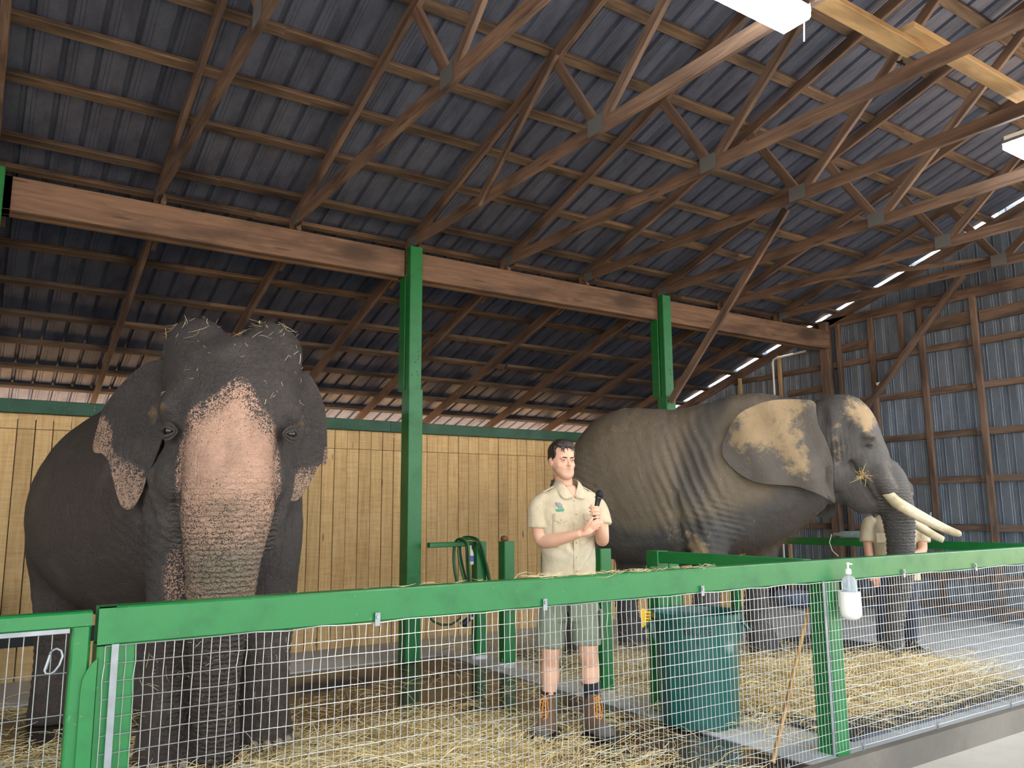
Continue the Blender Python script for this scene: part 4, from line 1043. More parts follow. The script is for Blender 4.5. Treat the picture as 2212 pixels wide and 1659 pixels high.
    o2 = [(.36, 2.22), (.43, 2.24), (.49, 2.17), (.535, 2.06), (.555, 1.94), (.56, 1.82), (.565, 1.72), (.56, 1.685), (.52, 1.68), (.495, 1.635), (.455, 1.56), (.42, 1.50), (.375, 1.46), (.325, 1.48), (.30, 1.56), (.305, 1.70), (.335, 1.9), (.34, 2.08)]
    e, co, U, zz = ear(1, o2, (.45, 1.88), .33)
    pk = .42 * ss(zz + .3 * (.5 - U), 1.72, 1.58) + .35 * ss(U, .53, .57) * ss(zz, 1.82, 1.74)
    setattr_f(e, 'pink', pk); setattr_f(e, 'dust', .5 * gauss(np.stack([U, zz, zz * 0], 1), (.385, 1.98, 0), (.03, .1, 1))); setattr_f(e, 'brown', U * 0); setattr_f(e, 'grime', .5 + U * 0); setattr_f(e, 'ring', U * 0)
    mesh_obj('ear', e, ASK, parent=root)
    # eyes with lids
    for s in (-1, 1):
        c = Vector(HF(.312 * s, .278, 1.832)); out = (hv * .72 + hu * .69 * s).normalized()
        m = MB(); m.ball(c + out * .006, .031, 16, 10); m.build('eye', EYEM, True, parent=root)
        for dz, tilt, rr in ((.022, 1, .0125), (-.024, -1, .0105), (.042, 1, .012), (-.044, -1, .009)):
            pts = []
            sd = out.cross(Vector((0, 0, 1)))
            for q in range(9):
                f = q / 8 * 2 - 1
                pts.append(c + out * (.030 - abs(dz) * .35 - .012 * f * f) + sd * ((.040 + abs(dz) * .5) * f) + Vector((0, 0, dz * (1 - f * f) * 1.0 - .004)))
            m = MB(); m.tube(pts, [rr * (.45 + .55 * math.sin(math.pi * q / 8)) for q in range(9)], 8); m.build('eyelid', ASK, True, parent=root)
    # toenails
    for (l, s, r) in ((-.275, .04, .178), (.30, .07, .165)):
        for a in (-50, -25, 0, 25, 50):
            an = math.radians(a); c = BF(s + math.cos(an) * r, l + math.sin(an) * r, .045)
            m = MB(); m.ball(c, (.028, .028, .034), 10, 7); m.build('toenail', NAILM, True, parent=root)
    # bristles on the crown
    P = []
    co2 = getco(me); no2 = getno(me); d = co2 - np.array(H0); U = d @ np.array(hu); V_ = d @ np.array(hv)
    idx = np.where((co2[:, 2] > 2.12) & (V_ > -.3) & (np.abs(U) < .45))[0]
    for i in RNG.choice(idx, 1500): P.append((co2[i], no2[i] + RNG.normal(0, .25, 3), RNG.uniform(.02, .065)))
    idx = np.where((co2[:, 2] > 1.2))[0]
    for i in RNG.choice(idx, 1500): P.append((co2[i], no2[i] + RNG.normal(0, .3, 3), RNG.uniform(.01, .025)))
    hairs('bristles', P, HAIRD, root, .0005)
    return root, me
ele1, ele1_me = speckled_elephant()

# ================================================================ dusty tusked elephant (right)
AFK = skin('dusty_brown_grey_hide', srgb(98, 94, 90), srgb(64, 62, 62), srgb(186, 160, 122), srgb(200, 150, 130), .8, 60)
AO = Vector((X(5.55), X(4.62), 0)); af = Vector((.55, -.835, 0)).normalized(); al = Vector((-af.y, af.x, 0))   # forward; left = away from the viewer
def AF(x, y, z): p = AO + af * (x * K) + al * (y * K); return (p.x, p.y, z * K)
def tusked_elephant():
    root = thing('elephant', (AO.x, AO.y, 0), 'dusty brown-grey elephant with tusks and one huge tan ear seen from the side', 'elephant')
    cl = Clay()
    rows = [(-1.66, 1.25, 1.55, .14), (-1.60, 1.08, 1.76, .30), (-1.49, .94, 1.91, .42), (-1.36, .84, 2.06, .50), (-1.12, .78, 2.16, .55), (-.85, .75, 2.155, .58), (-.6, .76, 2.13, .58), (-.36, .80, 2.17, .54), (-.12, .86, 2.225, .47), (.10, .92, 2.235, .39), (.30, 1.02, 2.20, .31), (.46, 1.15, 2.14, .27), (.58, 1.25, 2.10, .25)]
    cl.stack([(x, -w, w, z0, z1) for x, z0, z1, w in rows], lambda t, a, b: AF(t, a, b), axis='x', sq=2.1, n=40)
    # spine ridge sharper than the barrel
    cl.limb([(*AF(-1.3, 0, 2.0), .16, .1), (*AF(-.9, 0, 2.06), .17, .1), (*AF(-.5, 0, 2.04), .17, .1), (*AF(0, 0, 2.13), .15, .1), (*AF(.4, 0, 2.08), .13, .1)], 16)
    # head slices: (z, x0, x1, halfwidth)
    hd = [(1.20, .84, .98, .05), (1.27, .74, 1.09, .12), (1.34, .60, 1.14, .165), (1.44, .52, 1.14, .205), (1.57, .46, 1.11, .24), (1.70, .42, 1.085, .265), (1.80, .42, 1.06, .272), (1.90, .42, 1.035, .27), (2.0, .44, 1.0, .25), (2.08, .50, .955, .215), (2.145, .58, .89, .15), (2.175, .68, .82, .08)]
    cl.stack([(z, x0, x1, -w, w) for z, x0, x1, w in hd], lambda a, b, t: AF(a, b, t), axis='z', sq=2.2, n=36)
    # trunk
    tr = [(.94, 1.62, .17, .19), (1.02, 1.50, .155, .185), (1.06, 1.38, .145, .168), (1.10, 1.27, .13, .142), (1.12, 1.15, .118, .122), (1.122, 1.02, .11, .11), (1.117, .88, .104, .102), (1.108, .74, .098, .095), (1.085, .6, .092, .088), (1.06, .48, .086, .08), (1.035, .34, .078, .072), (1.012, .2, .072, .066), (1.005, .10, .068, .062), (1.01, .045, .062, .056)]
    R = catmull(tr, 5); rings = []
    for x, z, ry, rx in R: rings.append([AF(x + rx * math.cos(a), ry * math.sin(a), z) for a in [2 * math.pi * q / 28 for q in range(28)]])
    cl.mb.loft(rings)
    # tusk sockets, cheek, jaw
    for s in (-1, 1):
        cl.limb([(*AF(.98, .15 * s, 1.56), .085, .085), (*AF(1.03, .165 * s, 1.44), .085, .085), (*AF(1.075, .175 * s, 1.355), .066, .066)], 16)
        cl.ball(AF(.68, .14 * s, 1.52), (.18, .14, .17)); cl.ball(AF(.94, .200 * s, 1.81), (.085, .07, .04))
    cl.limb([(*AF(.56, 0, 1.42), .20, .15), (*AF(.70, 0, 1.375), .165, .11), (*AF(.82, 0, 1.335), .11, .075), (*AF(.91, 0, 1.305), .055, .045)], 18)
    # legs
    cl.limb([(*AF(x, -.30, z), ry, rx) for x, z, ry, rx in [(-.26, 1.55, .15, .27), (-.28, 1.30, .17, .26), (-.30, 1.10, .165, .22), (-.32, .92, .15, .185), (-.345, .74, .13, .155), (-.37, .55, .12, .13), (-.375, .35, .125, .132), (-.37, .18, .14, .15), (-.36, .04, .165, .175), (-.36, -.003, .155, .165)]], 24)
    cl.limb([(*AF(x, .28, z), ry, rx) for x, z, ry, rx in [(.06, 1.5, .15, .26), (.07, 1.25, .16, .22), (.06, 1.05, .15, .185), (.02, .85, .135, .15), (-.02, .68, .12, .128), (-.035, .5, .115, .12), (-.04, .34, .118, .122), (-.02, .18, .13, .145), (.01, .04, .155, .175), (.01, -.003, .145, .165)]], 24)
    for y, x0 in ((.27, -1.17), (-.27, -1.50)):
        cl.limb([(*AF(x0 + x, y, z), ry, rx) for x, z, ry, rx in [(.05, 1.5, .20, .34), (.04, 1.2, .21, .31), (.04, .95, .18, .25), (.02, .72, .14, .17), (-.02, .52, .118, .135), (-.03, .34, .112, .122), (0, .16, .125, .14), (.02, .04, .145, .16), (.02, -.003, .135, .15)]], 24)
    cl.limb([(*AF(-1.70, 0, 1.65), .05, .05), (*AF(-1.82, 0, 1.35), .035, .035), (*AF(-1.85, 0, .9), .022, .022)], 10)
    me = cl.fuse('elephant_body', .0165, 8)
    co = getco(me); no = getno(me); d = co - np.array(AO)
    xx = d @ np.array(af) / K; yy = d @ np.array(al) / K; zz = co[:, 2] / K; L = np.stack([xx, yy, zz], 1)
    off = np.zeros(len(co))
    for s in (-1, 1):
        off -= .030 * gauss(L, (.945, .26 * s, 1.735), (.07, .1, .05))
        off += .008 * gauss(L, (.93, .25 * s, 1.80), (.09, .1, .03))
        off -= .045 * gauss(L, (.78, .24 * s, 1.90), (.09, .12, .09))
        off -= .035 * gauss(L, (.82, .22 * s, 1.56), (.05, .12, .06))
        off -= .05 * gauss(L, (.60, .26 * s, 1.98), (.06, .12, .12))
    seg = lambda a, b, w_: np.exp(-((np.linalg.norm((L[:, [0, 2]] - np.array(a)) - np.clip(((L[:, [0, 2]] - np.array(a)) @ (np.array(b) - np.array(a))) / ((np.array(b) - np.array(a)) ** 2).sum(), 0, 1)[:, None] * (np.array(b) - np.array(a)), axis=1) / w_) ** 2))
    off -= .035 * seg((.80, 1.60), (.955, 1.30), .018) + .012 * seg((.66, 1.52), (.80, 1.60), .02)
    off -= .035 * seg((-.53, 1.38), (-.52, .86), .028) * (yy < 0) - .015 * seg((-.36, 1.3), (-.36, .9), .12) * (yy < 0)
    trunk = ss(xx, .94, 1.02) * ss(zz, 1.55, 1.3)
    off += trunk * .0045 * np.sin(zz * 2 * math.pi / .036 + 1.2 * np.sin(yy * 12) + vnoise(co, 4)) * ss(zz, 1.35, 1.15)
    fold = gauss(L, (-.42, -.5, 1.45), (.25, .4, .45))
    off += fold * .012 * np.sin((xx * .9 + zz * .35) * 2 * math.pi / .075 + 2.5 * vnoise(co, 3.5))
    sh = gauss(L, (-.25, -.4, 1.15), (.2, .3, .25)); off += sh * .007 * np.sin((zz + xx * .3) * 2 * math.pi / .05 + 2 * vnoise(co, 5))
    cheek = gauss(L, (.70, -.3, 1.65), (.12, .2, .2)); off += cheek * .006 * np.sin(xx * 2 * math.pi / .035 + 2 * vnoise(co, 5))
    knee = ss(zz, .8, .55) * ss(zz, .05, .2) * (1 - trunk); off += knee * .004 * np.sin(zz * 2 * math.pi / .045 + 2.2 * vnoise(co, 6))
    rump = gauss(L, (-1.5, -.3, 1.4), (.3, .4, .4)); off += rump * .008 * np.sin((zz + .5 * xx) * 2 * math.pi / .06 + 3 * vnoise(co, 4))
    # shoulder blade and hip forms
    off += .03 * gauss(L, (-.18, -.45, 1.55), (.16, .3, .35)) - .025 * gauss(L, (-.5, -.5, 1.7), (.10, .3, .3)) + .03 * gauss(L, (-1.2, -.45, 1.75), (.25, .3, .25))
    off += .006 * vnoise(co, 8) + .003 * vnoise(co, 28, 3)
    setco(me, co + no * (off * K)[:, None])
    top = ss(zz + .06 * vnoise(co, 5), 1.0, 1.3)
    crease = np.maximum(ss(np.abs(xx - (-.30 - (1.9 - zz) * .25)), .20, .05) * ss(zz, 1.15, 1.4), ss(zz + (xx + 1.5) * .5, 1.55, 1.25) * ss(xx, -.9, -1.4))
    low = ss(zz - .25 * np.abs(xx + .85), .98, 1.12)
    brown = .9 * np.clip(low * (1 - .75 * crease), 0, 1) * ss(xx, .35, .1)
    setattr_f(me, 'brown', brown)
    dust = .85 * gauss(L, (.86, -.1, 2.02), (.13, .35, .12)) + .75 * gauss(L, (.95, -.15, 1.92), (.06, .3, .12)) + .5 * gauss(L, (.70, -.3, 1.74), (.06, .2, .22)) + .62 * gauss(L, (-.42, -.45, .98), (.10, .2, .14)) + .55 * gauss(L, (-.34, -.45, .85), (.12, .2, .12)) + .5 * gauss(L, (-.62, -.6, 1.15), (.12, .3, .22)) + .36 * gauss(L, (-1.0, -.4, 1.9), (.5, .4, .35)) + .45 * gauss(L, (1.08, -.12, 1.52), (.05, .14, .14))
    setattr_f(me, 'dust', dust); setattr_f(me, 'pink', dust * 0); setattr_f(me, 'grime', dust * 0); setattr_f(me, 'ring', trunk)
    mesh_obj('body', me, AFK, parent=root)
    # ears
    def zl(a): return a - .15
    o = [(.56, 2.245), (.46, 2.27), (.34, 2.275), (.22, 2.262), (.10, 2.225), (.0, 2.17), (-.075, 2.08), (-.13, 1.98), (-.155, 1.88), (-.14, 1.80), (-.09, 1.73), (-.02, 1.665), (.07, 1.615), (.17, 1.59), (.28, 1.58), (.38, 1.572), (.47, 1.54), (.56, 1.50), (.63, 1.455), (.665, 1.44), (.665, 1.50), (.66, 1.58), (.668, 1.68), (.668, 1.76), (.65, 1.86), (.62, 1.96), (.58, 2.06), (.57, 2.15)]
    def surf(x, z, f):
        a = .62 - x; return AF(x, -.262 - .30 * min(a, .62) ** .8 * (1 if a > 0 else 0) - .05 * math.sin(max(0, (2.1 - z)) * 2.6) + .012 * math.sin(x * 21 + z * 9) + .014 * math.sin(z * 17 - x * 8) if a > 0 else -.262 - .05 * math.sin(max(0, (2.1 - z)) * 2.6), z)
    m = solid_sheet([(a, zl(b)) for a, b in o], (.28, zl(1.93)), surf, .013, 14, 4); e = m.mesh('ear', True); co = getco(e); d = co - np.array(AO); xx = d @ np.array(af) / K; zz = co[:, 2] / K
    q = np.stack([xx, zz, zz * 0], 1)
    dust = 1.0 * gauss(q, (.20, 1.86, 0), (.29, .22, 1)) + .85 * gauss(q, (.28, 2.08, 0), (.30, .09, 1)) + .75 * gauss(q, (.42, 1.60, 0), (.10, .15, 1)) + .6 * gauss(q, (.02, 1.88, 0), (.10, .16, 1)) - .6 * gauss(q, (.0, 1.92, 0), (.06, .05, 1)) - .7 * gauss(q, (.60, 1.82, 0), (.10, .16, 1)) + .35 * gauss(q, (.62, 1.5, 0), (.02, .12, 1)) - .25 * gauss(q, (.1, 1.74, 0), (.1, .08, 1))
    setattr_f(e, 'dust', dust * .92); setattr_f(e, 'brown', xx * 0 + .25); setattr_f(e, 'pink', xx * 0); setattr_f(e, 'grime', xx * 0); setattr_f(e, 'ring', xx * 0)
    mesh_obj('ear', e, AFK, parent=root)
    o = [(.16, 1.72), (.20, 1.50), (.27, 1.42), (.37, 1.36), (.50, 1.325), (.60, 1.32), (.645, 1.345), (.65, 1.44), (.62, 1.60), (.60, 1.80), (.5, 1.95), (.35, 1.95)]
    m = solid_sheet([(a, zl(b)) for a, b in o], (.45, zl(1.65)), lambda x, z, f: AF(x, .262 + .16 * max(0, .62 - x), z), .013, 8, 4); e = m.mesh('ear', True)
    for nm in ('dust', 'brown', 'pink', 'grime', 'ring'): setattr_f(e, nm, np.zeros(len(e.vertices)))
    mesh_obj('ear', e, AFK, parent=root)
    # tusks
    for s, pts in ((-1, [(1.02, 1.40, .030, -.16), (1.10, 1.295, .036, -.20), (1.18, 1.235, .035, -.215), (1.27, 1.175, .033, -.225), (1.37, 1.115, .029, -.225), (1.46, 1.07, .024, -.215), (1.515, 1.05, .019, -.205), (1.53, 1.047, .009, -.20)]),
                   (1, [(1.02, 1.40, .030, .16), (1.10, 1.27, .034, .19), (1.20, 1.165, .032, .205), (1.28, 1.095, .029, .21), (1.36, 1.035, .026, .21), (1.43, .995, .022, .205), (1.445, .988, .019, .205)])):
        m = MB(); R = catmull([(p[0], p[3], p[1], p[2]) for p in pts], 4)
        m.tube([AF(r[0], r[1], r[2]) for r in R], [r[3] * K * 1.28 for r in R], 14); m.build('tusk', IVORY, True, parent=root)
    for s in (-1, 1):
        c = Vector(AF(.945, .250 * s, 1.735)); out = (al * s * .95 + af * .25).normalized(); sd = af
        m = MB(); m.ball(c, .026, 16, 10); m.build('eye', EYEM, True, parent=root)
        for dz, rr in ((.015, .012), (-.017, .010)):
            m = MB(); m.tube([c + out * (.026 - .012 * f * f) + sd * (.036 * f) + Vector((0, 0, dz * (1 - f * f) - .003)) for f in [q / 4 - 1 for q in range(9)]], [rr * (.4 + .6 * math.sin(math.pi * q / 8)) for q in range(9)], 8)
            e2 = m.mesh('eyelid', True)
            for nm in ('dust', 'brown', 'pink', 'grime', 'ring'): setattr_f(e2, nm, np.zeros(len(e2.vertices)))
            mesh_obj('eyelid', e2, AFK, parent=root)
    for (x, y, r) in ((-.36, -.30, .172), (.01, .28, .17), (-1.15, .27, .15)):
        for a in (-45, -15, 15, 45):
            an = math.radians(a); m = MB(); m.ball(AF(x + math.cos(an) * r, y + math.sin(an) * r * .95, .04), (.03, .03, .036), 10, 7); m.build('toenail', NAILM, True, parent=root)
    # hair: crown, back and the long shaggy chest fringe
    co = getco(me); no = getno(me); d = co - np.array(AO); xx = d @ np.array(af) / K; yy = d @ np.array(al) / K; zz = co[:, 2] / K; P = []
    idx = np.where((zz > 2.0) & (xx > -.3) & (xx < .85) & (np.abs(yy) < .2))[0]
    for i in RNG.choice(idx, 900): P.append((co[i], no[i] + RNG.normal(0, .3, 3), RNG.uniform(.02, .05)))
    hairs('bristles', P, HAIRD, root, .0007); P = []
    idx = np.where((zz > .72) & (zz < 1.28) & (xx > -.12) & (xx < .5) & (yy > -.30))[0]
    for i in RNG.choice(idx, 2600): P.append((co[i], no[i] * .5 + np.array((0, 0, -.9)) + RNG.normal(0, .22, 3), RNG.uniform(.03, .08)))
    hairs('chest_hair', P, HAIRB, root, .0009)
    return root, me
ele2, ele2_me = tusked_elephant()

# ================================================================ people
SKINM = (lambda: None)
def skin_mat(name, c, red, beard):
    k = Nodes(name, .5); v = k.coord()
    n = k.noise(v, 18, 4); cc = k.mix(n, tuple(x * .86 for x in c[:3]) + (1,), c)
    cc = k.mix(k.math('MULTIPLY', k.attr('red'), .75), cc, red)
    n2 = k.noise(v, 380, 2)
    cc = k.mix(k.math('MULTIPLY', k.attr('beard'), k.math('ADD', .25, k.math('MULTIPLY', n2, .5))), cc, beard)
    k.col(cc); k.b.inputs['Subsurface Weight'].default_value = .12; k.b.inputs['Subsurface Radius'].default_value = (.01, .004, .002); k.b.inputs['Subsurface Scale'].default_value = .5
    k.bump(n2, .04, .001); return k.m
HUMAN = skin_mat('tanned_skin', srgb(226, 176, 148), srgb(196, 108, 96), srgb(96, 72, 60))
HUMAN2 = skin_mat('fair_skin', srgb(222, 166, 140), srgb(196, 104, 92), srgb(120, 96, 84))
def cloth(name, c, weave=900, fold=.35):
    k = Nodes(name, .85); v = k.coord(); n = k.noise(v, 9, 5, .6, .8); f = k.noise(v, weave, 1)
    k.col(k.mix(k.step(n, .3, .75), tuple(x * .8 for x in c[:3]) + (1,), c)); w2 = k.noise(k.coord((1, 1, .5)), 14, 2, .5, 2.2); c2 = k.step(k.math('ABSOLUTE', k.math('SUBTRACT', w2, .5)), 0, .10)
    k.bump(k.math('ADD', k.math('MULTIPLY', k.math('ADD', n, k.math('MULTIPLY', c2, .16)), 1.0), k.math('MULTIPLY', f, .06)), fold, .02); k.b.inputs['Sheen Weight'].default_value = .15; return k.m
KHAKI = cloth('khaki_shirt_cotton', srgb(206, 190, 160)); SAGE = cloth('sage_shorts_cotton', srgb(128, 136, 116)); DENIM = cloth('dark_denim', srgb(44, 50, 70))
NAVY = cloth('navy_sock', srgb(24, 27, 42)); BOOTL = cloth('brown_boot_suede', srgb(112, 84, 62), 500); BOOTG = cloth('grey_boot_toe', srgb(96, 92, 88), 500); SOLE = plain('boot_sole', srgb(30, 27, 27), .7)
LACE = plain('amber_bootlace', srgb(206, 140, 58), .6); BTN = plain('tan_button', srgb(190, 170, 130), .4)
HAIRM = Nodes('dark_brown_hair', .45); _v = HAIRM.coord((60, 60, 9)); _n = HAIRM.noise(_v, 3, 4, .6, 1); HAIRM.col(HAIRM.mix(_n, srgb(24, 19, 17), srgb(62, 48, 40))); HAIRM.bump(_n, .8, .004); HAIRM = HAIRM.m
HAIRG = Nodes('grey_brown_curly_hair', .7); _v = HAIRG.coord(); _n = HAIRG.noise(_v, 90, 3); HAIRG.col(HAIRG.mix(_n, srgb(40, 34, 32), srgb(104, 94, 88))); HAIRG.bump(_n, 1, .006); HAIRG = HAIRG.m
SCLERA = plain('eye_white', srgb(170, 156, 148), .3, var=.01); IRIS = plain('brown_iris', srgb(46, 32, 22), .1, var=.05); BROW = plain('dark_eyebrow', srgb(44, 32, 26), .8)

class Frame:
    def __init__(s, o, fwd):
        s.o = Vector(o); s.f = Vector((fwd[0], fwd[1], 0)).normalized(); s.l = Vector((-s.f.y, s.f.x, 0))   # l: to the viewer's right when the figure faces the viewer
    def __call__(s, u, v, z): p = s.o + s.l * u + s.f * v; return Vector((p.x, p.y, s.o.z + z))
    def turned(s, u, v, z, ang):
        """child frame at (u,v,z), turned by ang towards +u"""
        f = s.f * math.cos(ang) + s.l * math.sin(ang); c = Frame(s(u, v, z), (f.x, f.y)); return c

def head_clay(cl, H):
    P = lambda x, y, z: H(x, y, z)
    rows = [(-.004, -.022, .022, .050, .082), (.012, -.043, .043, .020, .092), (.035, -.060, .060, -.01, .093), (.06, -.068, .068, -.035, .090), (.09, -.073, .073, -.06, .089), (.12, -.074, .074, -.078, .087), (.15, -.075, .075, -.092, .090), (.18, -.075, .075, -.098, .091), (.205, -.069, .069, -.094, .082), (.228, -.052, .052, -.076, .06), (.243, -.028, .028, -.045, .03)]
    cl.stack(rows, lambda a, b, t: P(a, b, t), axis='z', sq=2.15, n=36)
    M = Matrix((H.l, H.f, Vector((0, 0, 1)))).transposed()
    b = lambda c, r: cl.mb.ball(P(*c), r, 16, 10, M.to_4x4())
    for s in (-1, 1):
        b((.043 * s, .046, .088), (.026, .030, .030))      # cheekbone
        b((.030 * s, .077, .134), (.026, .012, .007))      # brow
        b((.046 * s, .0, .045), (.014, .036, .026))      # jaw angle
        b((.0095 * s, .092, .086), (.008, .010, .007))     # nostril wing
        b((.079 * s, -.008, .108), (.008, .018, .030))     # ear
        b((.083 * s, -.016, .116), (.006, .014, .022))
    cl.limb([(*P(0, .082, .130), .009, .008), (*P(0, .091, .115), .009, .009), (*P(0, .101, .098), .010, .010), (*P(0, .104, .089), .012, .010), (*P(0, .094, .083), .009, .006)], 12)
    b((0, .0865, .0605), (.024, .010, .0048)); b((0, .0845, .0500), (.021, .010, .0052)); b((0, .082, .016), (.020, .013, .014))
def head_attrs(me, H, mul=1.0, beard=1.0):
    co = getco(me); no = getno(me); d = co - np.array(H.o); L = np.stack([d @ np.array(H.l), d @ np.array(H.f), d[:, 2]], 1); off = np.zeros(len(co))
    for s in (-1, 1):
        off -= .0075 * gauss(L, (.032 * s, .088, .119), (.018, .02, .010)); off -= .004 * gauss(L, (.012 * s, .088, .120), (.006, .02, .012))
        off -= .004 * gauss(L, (.050 * s, .06, .062), (.016, .03, .02)); off -= .004 * gauss(L, (.081 * s, -.002, .108), (.004, .008, .014))
    off -= .0035 * gauss(L, (0, .095, .0553), (.022, .012, .0022)); off -= .003 * gauss(L, (0, .09, .034), (.02, .02, .006)); off -= .002 * gauss(L, (0, .1, .073), (.004, .02, .008))
    setco(me, co + no * off[:, None])
    red = .6 * gauss(L, (0, .09, .0605), (.022, .02, .0045)) + .6 * gauss(L, (0, .09, .0495), (.019, .02, .005)) + .25 * gauss(L, (.045, .07, .09), (.02, .03, .02)) + .25 * gauss(L, (-.045, .07, .09), (.02, .03, .02)) + .25 * gauss(L, (0, .11, .095), (.012, .02, .012)) + .3 * gauss(L, (.079, -.01, .11), (.012, .02, .03)) + .3 * gauss(L, (-.079, -.01, .11), (.012, .02, .03))
    isface = ss(L[:, 1], -.02, .03) * ss(np.linalg.norm(L - np.array((0, 0, .1)), axis=1), .2, .14)
    bd = isface * ss(L[:, 2], .085, .06) * ss(L[:, 2], -.03, -.005) + gauss(L, (0, .1, .072), (.025, .03, .006)) * isface
    bd *= 1 - ss(red, .3, .7)
    setattr_f(me, 'red', red); setattr_f(me, 'beard', .55 * beard * bd)
def eyes(H, root, gaze=(0, 0)):
    for s in (-1, 1):
        c = H(.0325 * s, .0755, .1195); m = MB(); m.ball(c, .0118, 16, 10); m.build('eyeball', SCLERA, True, parent=root)
        g = (H.f + H.l * gaze[0] + Vector((0, 0, gaze[1]))).normalized(); m = MB(); m.ball(c + g * .0070, .0064, 12, 8); m.build('iris', IRIS, True, parent=root)
        for zz, dz, r in ((.0056, .0020, .0040), (-.0072, -.0016, .0030)):
            m = MB(); m.tube([c + H.l * (.0145 * f) + H.f * (.0118 - .006 * f * f) + Vector((0, 0, zz + dz * (1 - f * f) * .6 - .002 * abs(f))) for f in [q / 4 - 1 for q in range(9)]], [r * (.5 + .5 * math.sin(math.pi * q / 8)) for q in range(9)], 6)
            e = m.mesh('eyelid', True); n_ = len(e.vertices); setattr_f(e, 'red', np.full(n_, .12)); setattr_f(e, 'beard', np.zeros(n_)); mesh_obj('eyelid', e, HUMAN, parent=root)
        m = MB(); m.tube([H(s * a, b, z) for a, b, z in ((.012, .0945, .133), (.024, .0935, .1365), (.037, .0875, .1375), (.049, .076, .133))], [(.0022, .003), (.003, .004), (.0028, .0036), (.0012, .0015)], 8); m.build('eyebrow', BROW, True, parent=root)
def hand(cl, wrist, palm_end, normal, curls, thumb, s=1.0):
    """palm as a flat slab from wrist to knuckles; curls: four finger paths; thumb path"""
    w = Vector(wrist); e = Vector(palm_end); n = Vector(normal).normalized(); d = (e - w).normalized(); side = d.cross(n).normalized()
    rows = []
    for f, a, b in ((-.25, .024, .020), (0, .026, .018), (.35, .036, .017), (.75, .041, .015), (1.0, .038, .0125)):
        c = w.lerp(e, f); rows.append([c + side * (a * s * math.cos(t)) + n * (b * s * math.sin(t)) for t in [2 * math.pi * q / 16 for q in range(16)]])
    cl.mb.loft(rows)
    for path, r in curls: cl.limb([(*p, r * k_, r * k_) for p, k_ in zip(path, (1.08, 1.02, .96, .86, .6))], 10, 4)
    cl.limb([(*p, r_, r_) for p, r_ in thumb], 10, 4)

def boot(F, ankle, toe, root, laces=True, h=.245, mat=BOOTL, toemat=BOOTG):
    """F frame, ankle (u,v), toe (u,v)"""
    a = Vector((ankle[0], ankle[1])); t = Vector((toe[0], toe[1])); d = (t - a).normalized(); n = Vector((-d.y, d.x)); L = (t - a).length
    P = lambda x, y, z: F(a.x + d.x * x + n.x * y, a.y + d.y * x + n.y * y, z)
    cl = Clay()
    cl.stack([(.012, -.088, L + .01, -.054, .054), (.04, -.088, L + .016, -.058, .058), (.07, -.082, L - .002, -.053, .053), (.10, -.076, L - .06, -.049, .049), (.135, -.070, .070, -.048, .048), (.18, -.066, .062, -.050, .050), (h, -.066, .062, -.052, .052)], lambda a_, b_, t_: P(a_, b_, t_), axis='z', sq=2.3, n=28)
    me = cl.fuse('boot', .006, 3); mesh_obj('boot', me, mat, parent=root)
    m = MB(); cl2 = Clay(); cl2.stack([(.0, -.092, L + .018, -.057, .057), (.014, -.095, L + .023, -.061, .061), (.028, -.095, L + .023, -.061, .061)], lambda a_, b_, t_: P(a_, b_, t_), axis='z', sq=2.6, n=28, k=2)
    mesh_obj('sole', cl2.mb.mesh('sole', False), SOLE, parent=root)
    cl3 = Clay(); cl3.stack([(.028, L - .075, L + .021, -.060, .060), (.05, L - .07, L + .019, -.059, .059), (.072, L - .06, L + .003, -.050, .050), (.08, L - .05, L - .02, -.03, .03)], lambda a_, b_, t_: P(a_, b_, t_), axis='z', sq=2.3, n=24, k=3)
    mesh_obj('toe_cap', cl3.mb.mesh('toe_cap', True), toemat, parent=root)
    if laces:
        m = MB()
        fx = lambda z: .066 if z > .14 else .068 + (.14 - z) * 1.0
        for q in range(6):
            z = .095 + q * .026; s = 1 if q % 2 else -1
            m.tube([P(fx(z) + .002, -.024 * s, z), P(fx(z + .013) + .008, 0, z + .012), P(fx(z + .026) + .002, .024 * s, z + .024)], .0028, 6)
            m.tube([P(fx(z) + .002, .024 * s, z), P(fx(z + .013) + .006, 0, z + .010), P(fx(z + .026) + .002, -.024 * s, z + .024)], .0028, 6)
        for s in (-1, 1):
            m.tube([P(.066, .004 * s, .232), P(.082, .022 * s, .215), P(.085, .030 * s, .165), P(.083, .022 * s, .125), P(.078, .010 * s, .150), P(.068, .004 * s, .225)], .003, 6)
            m.tube([P(.066, .004 * s, .232), P(.086, .012 * s, .17), P(.09, .016 * s, .10)], .003, 6)
        m.build('laces', LACE, True, parent=root)

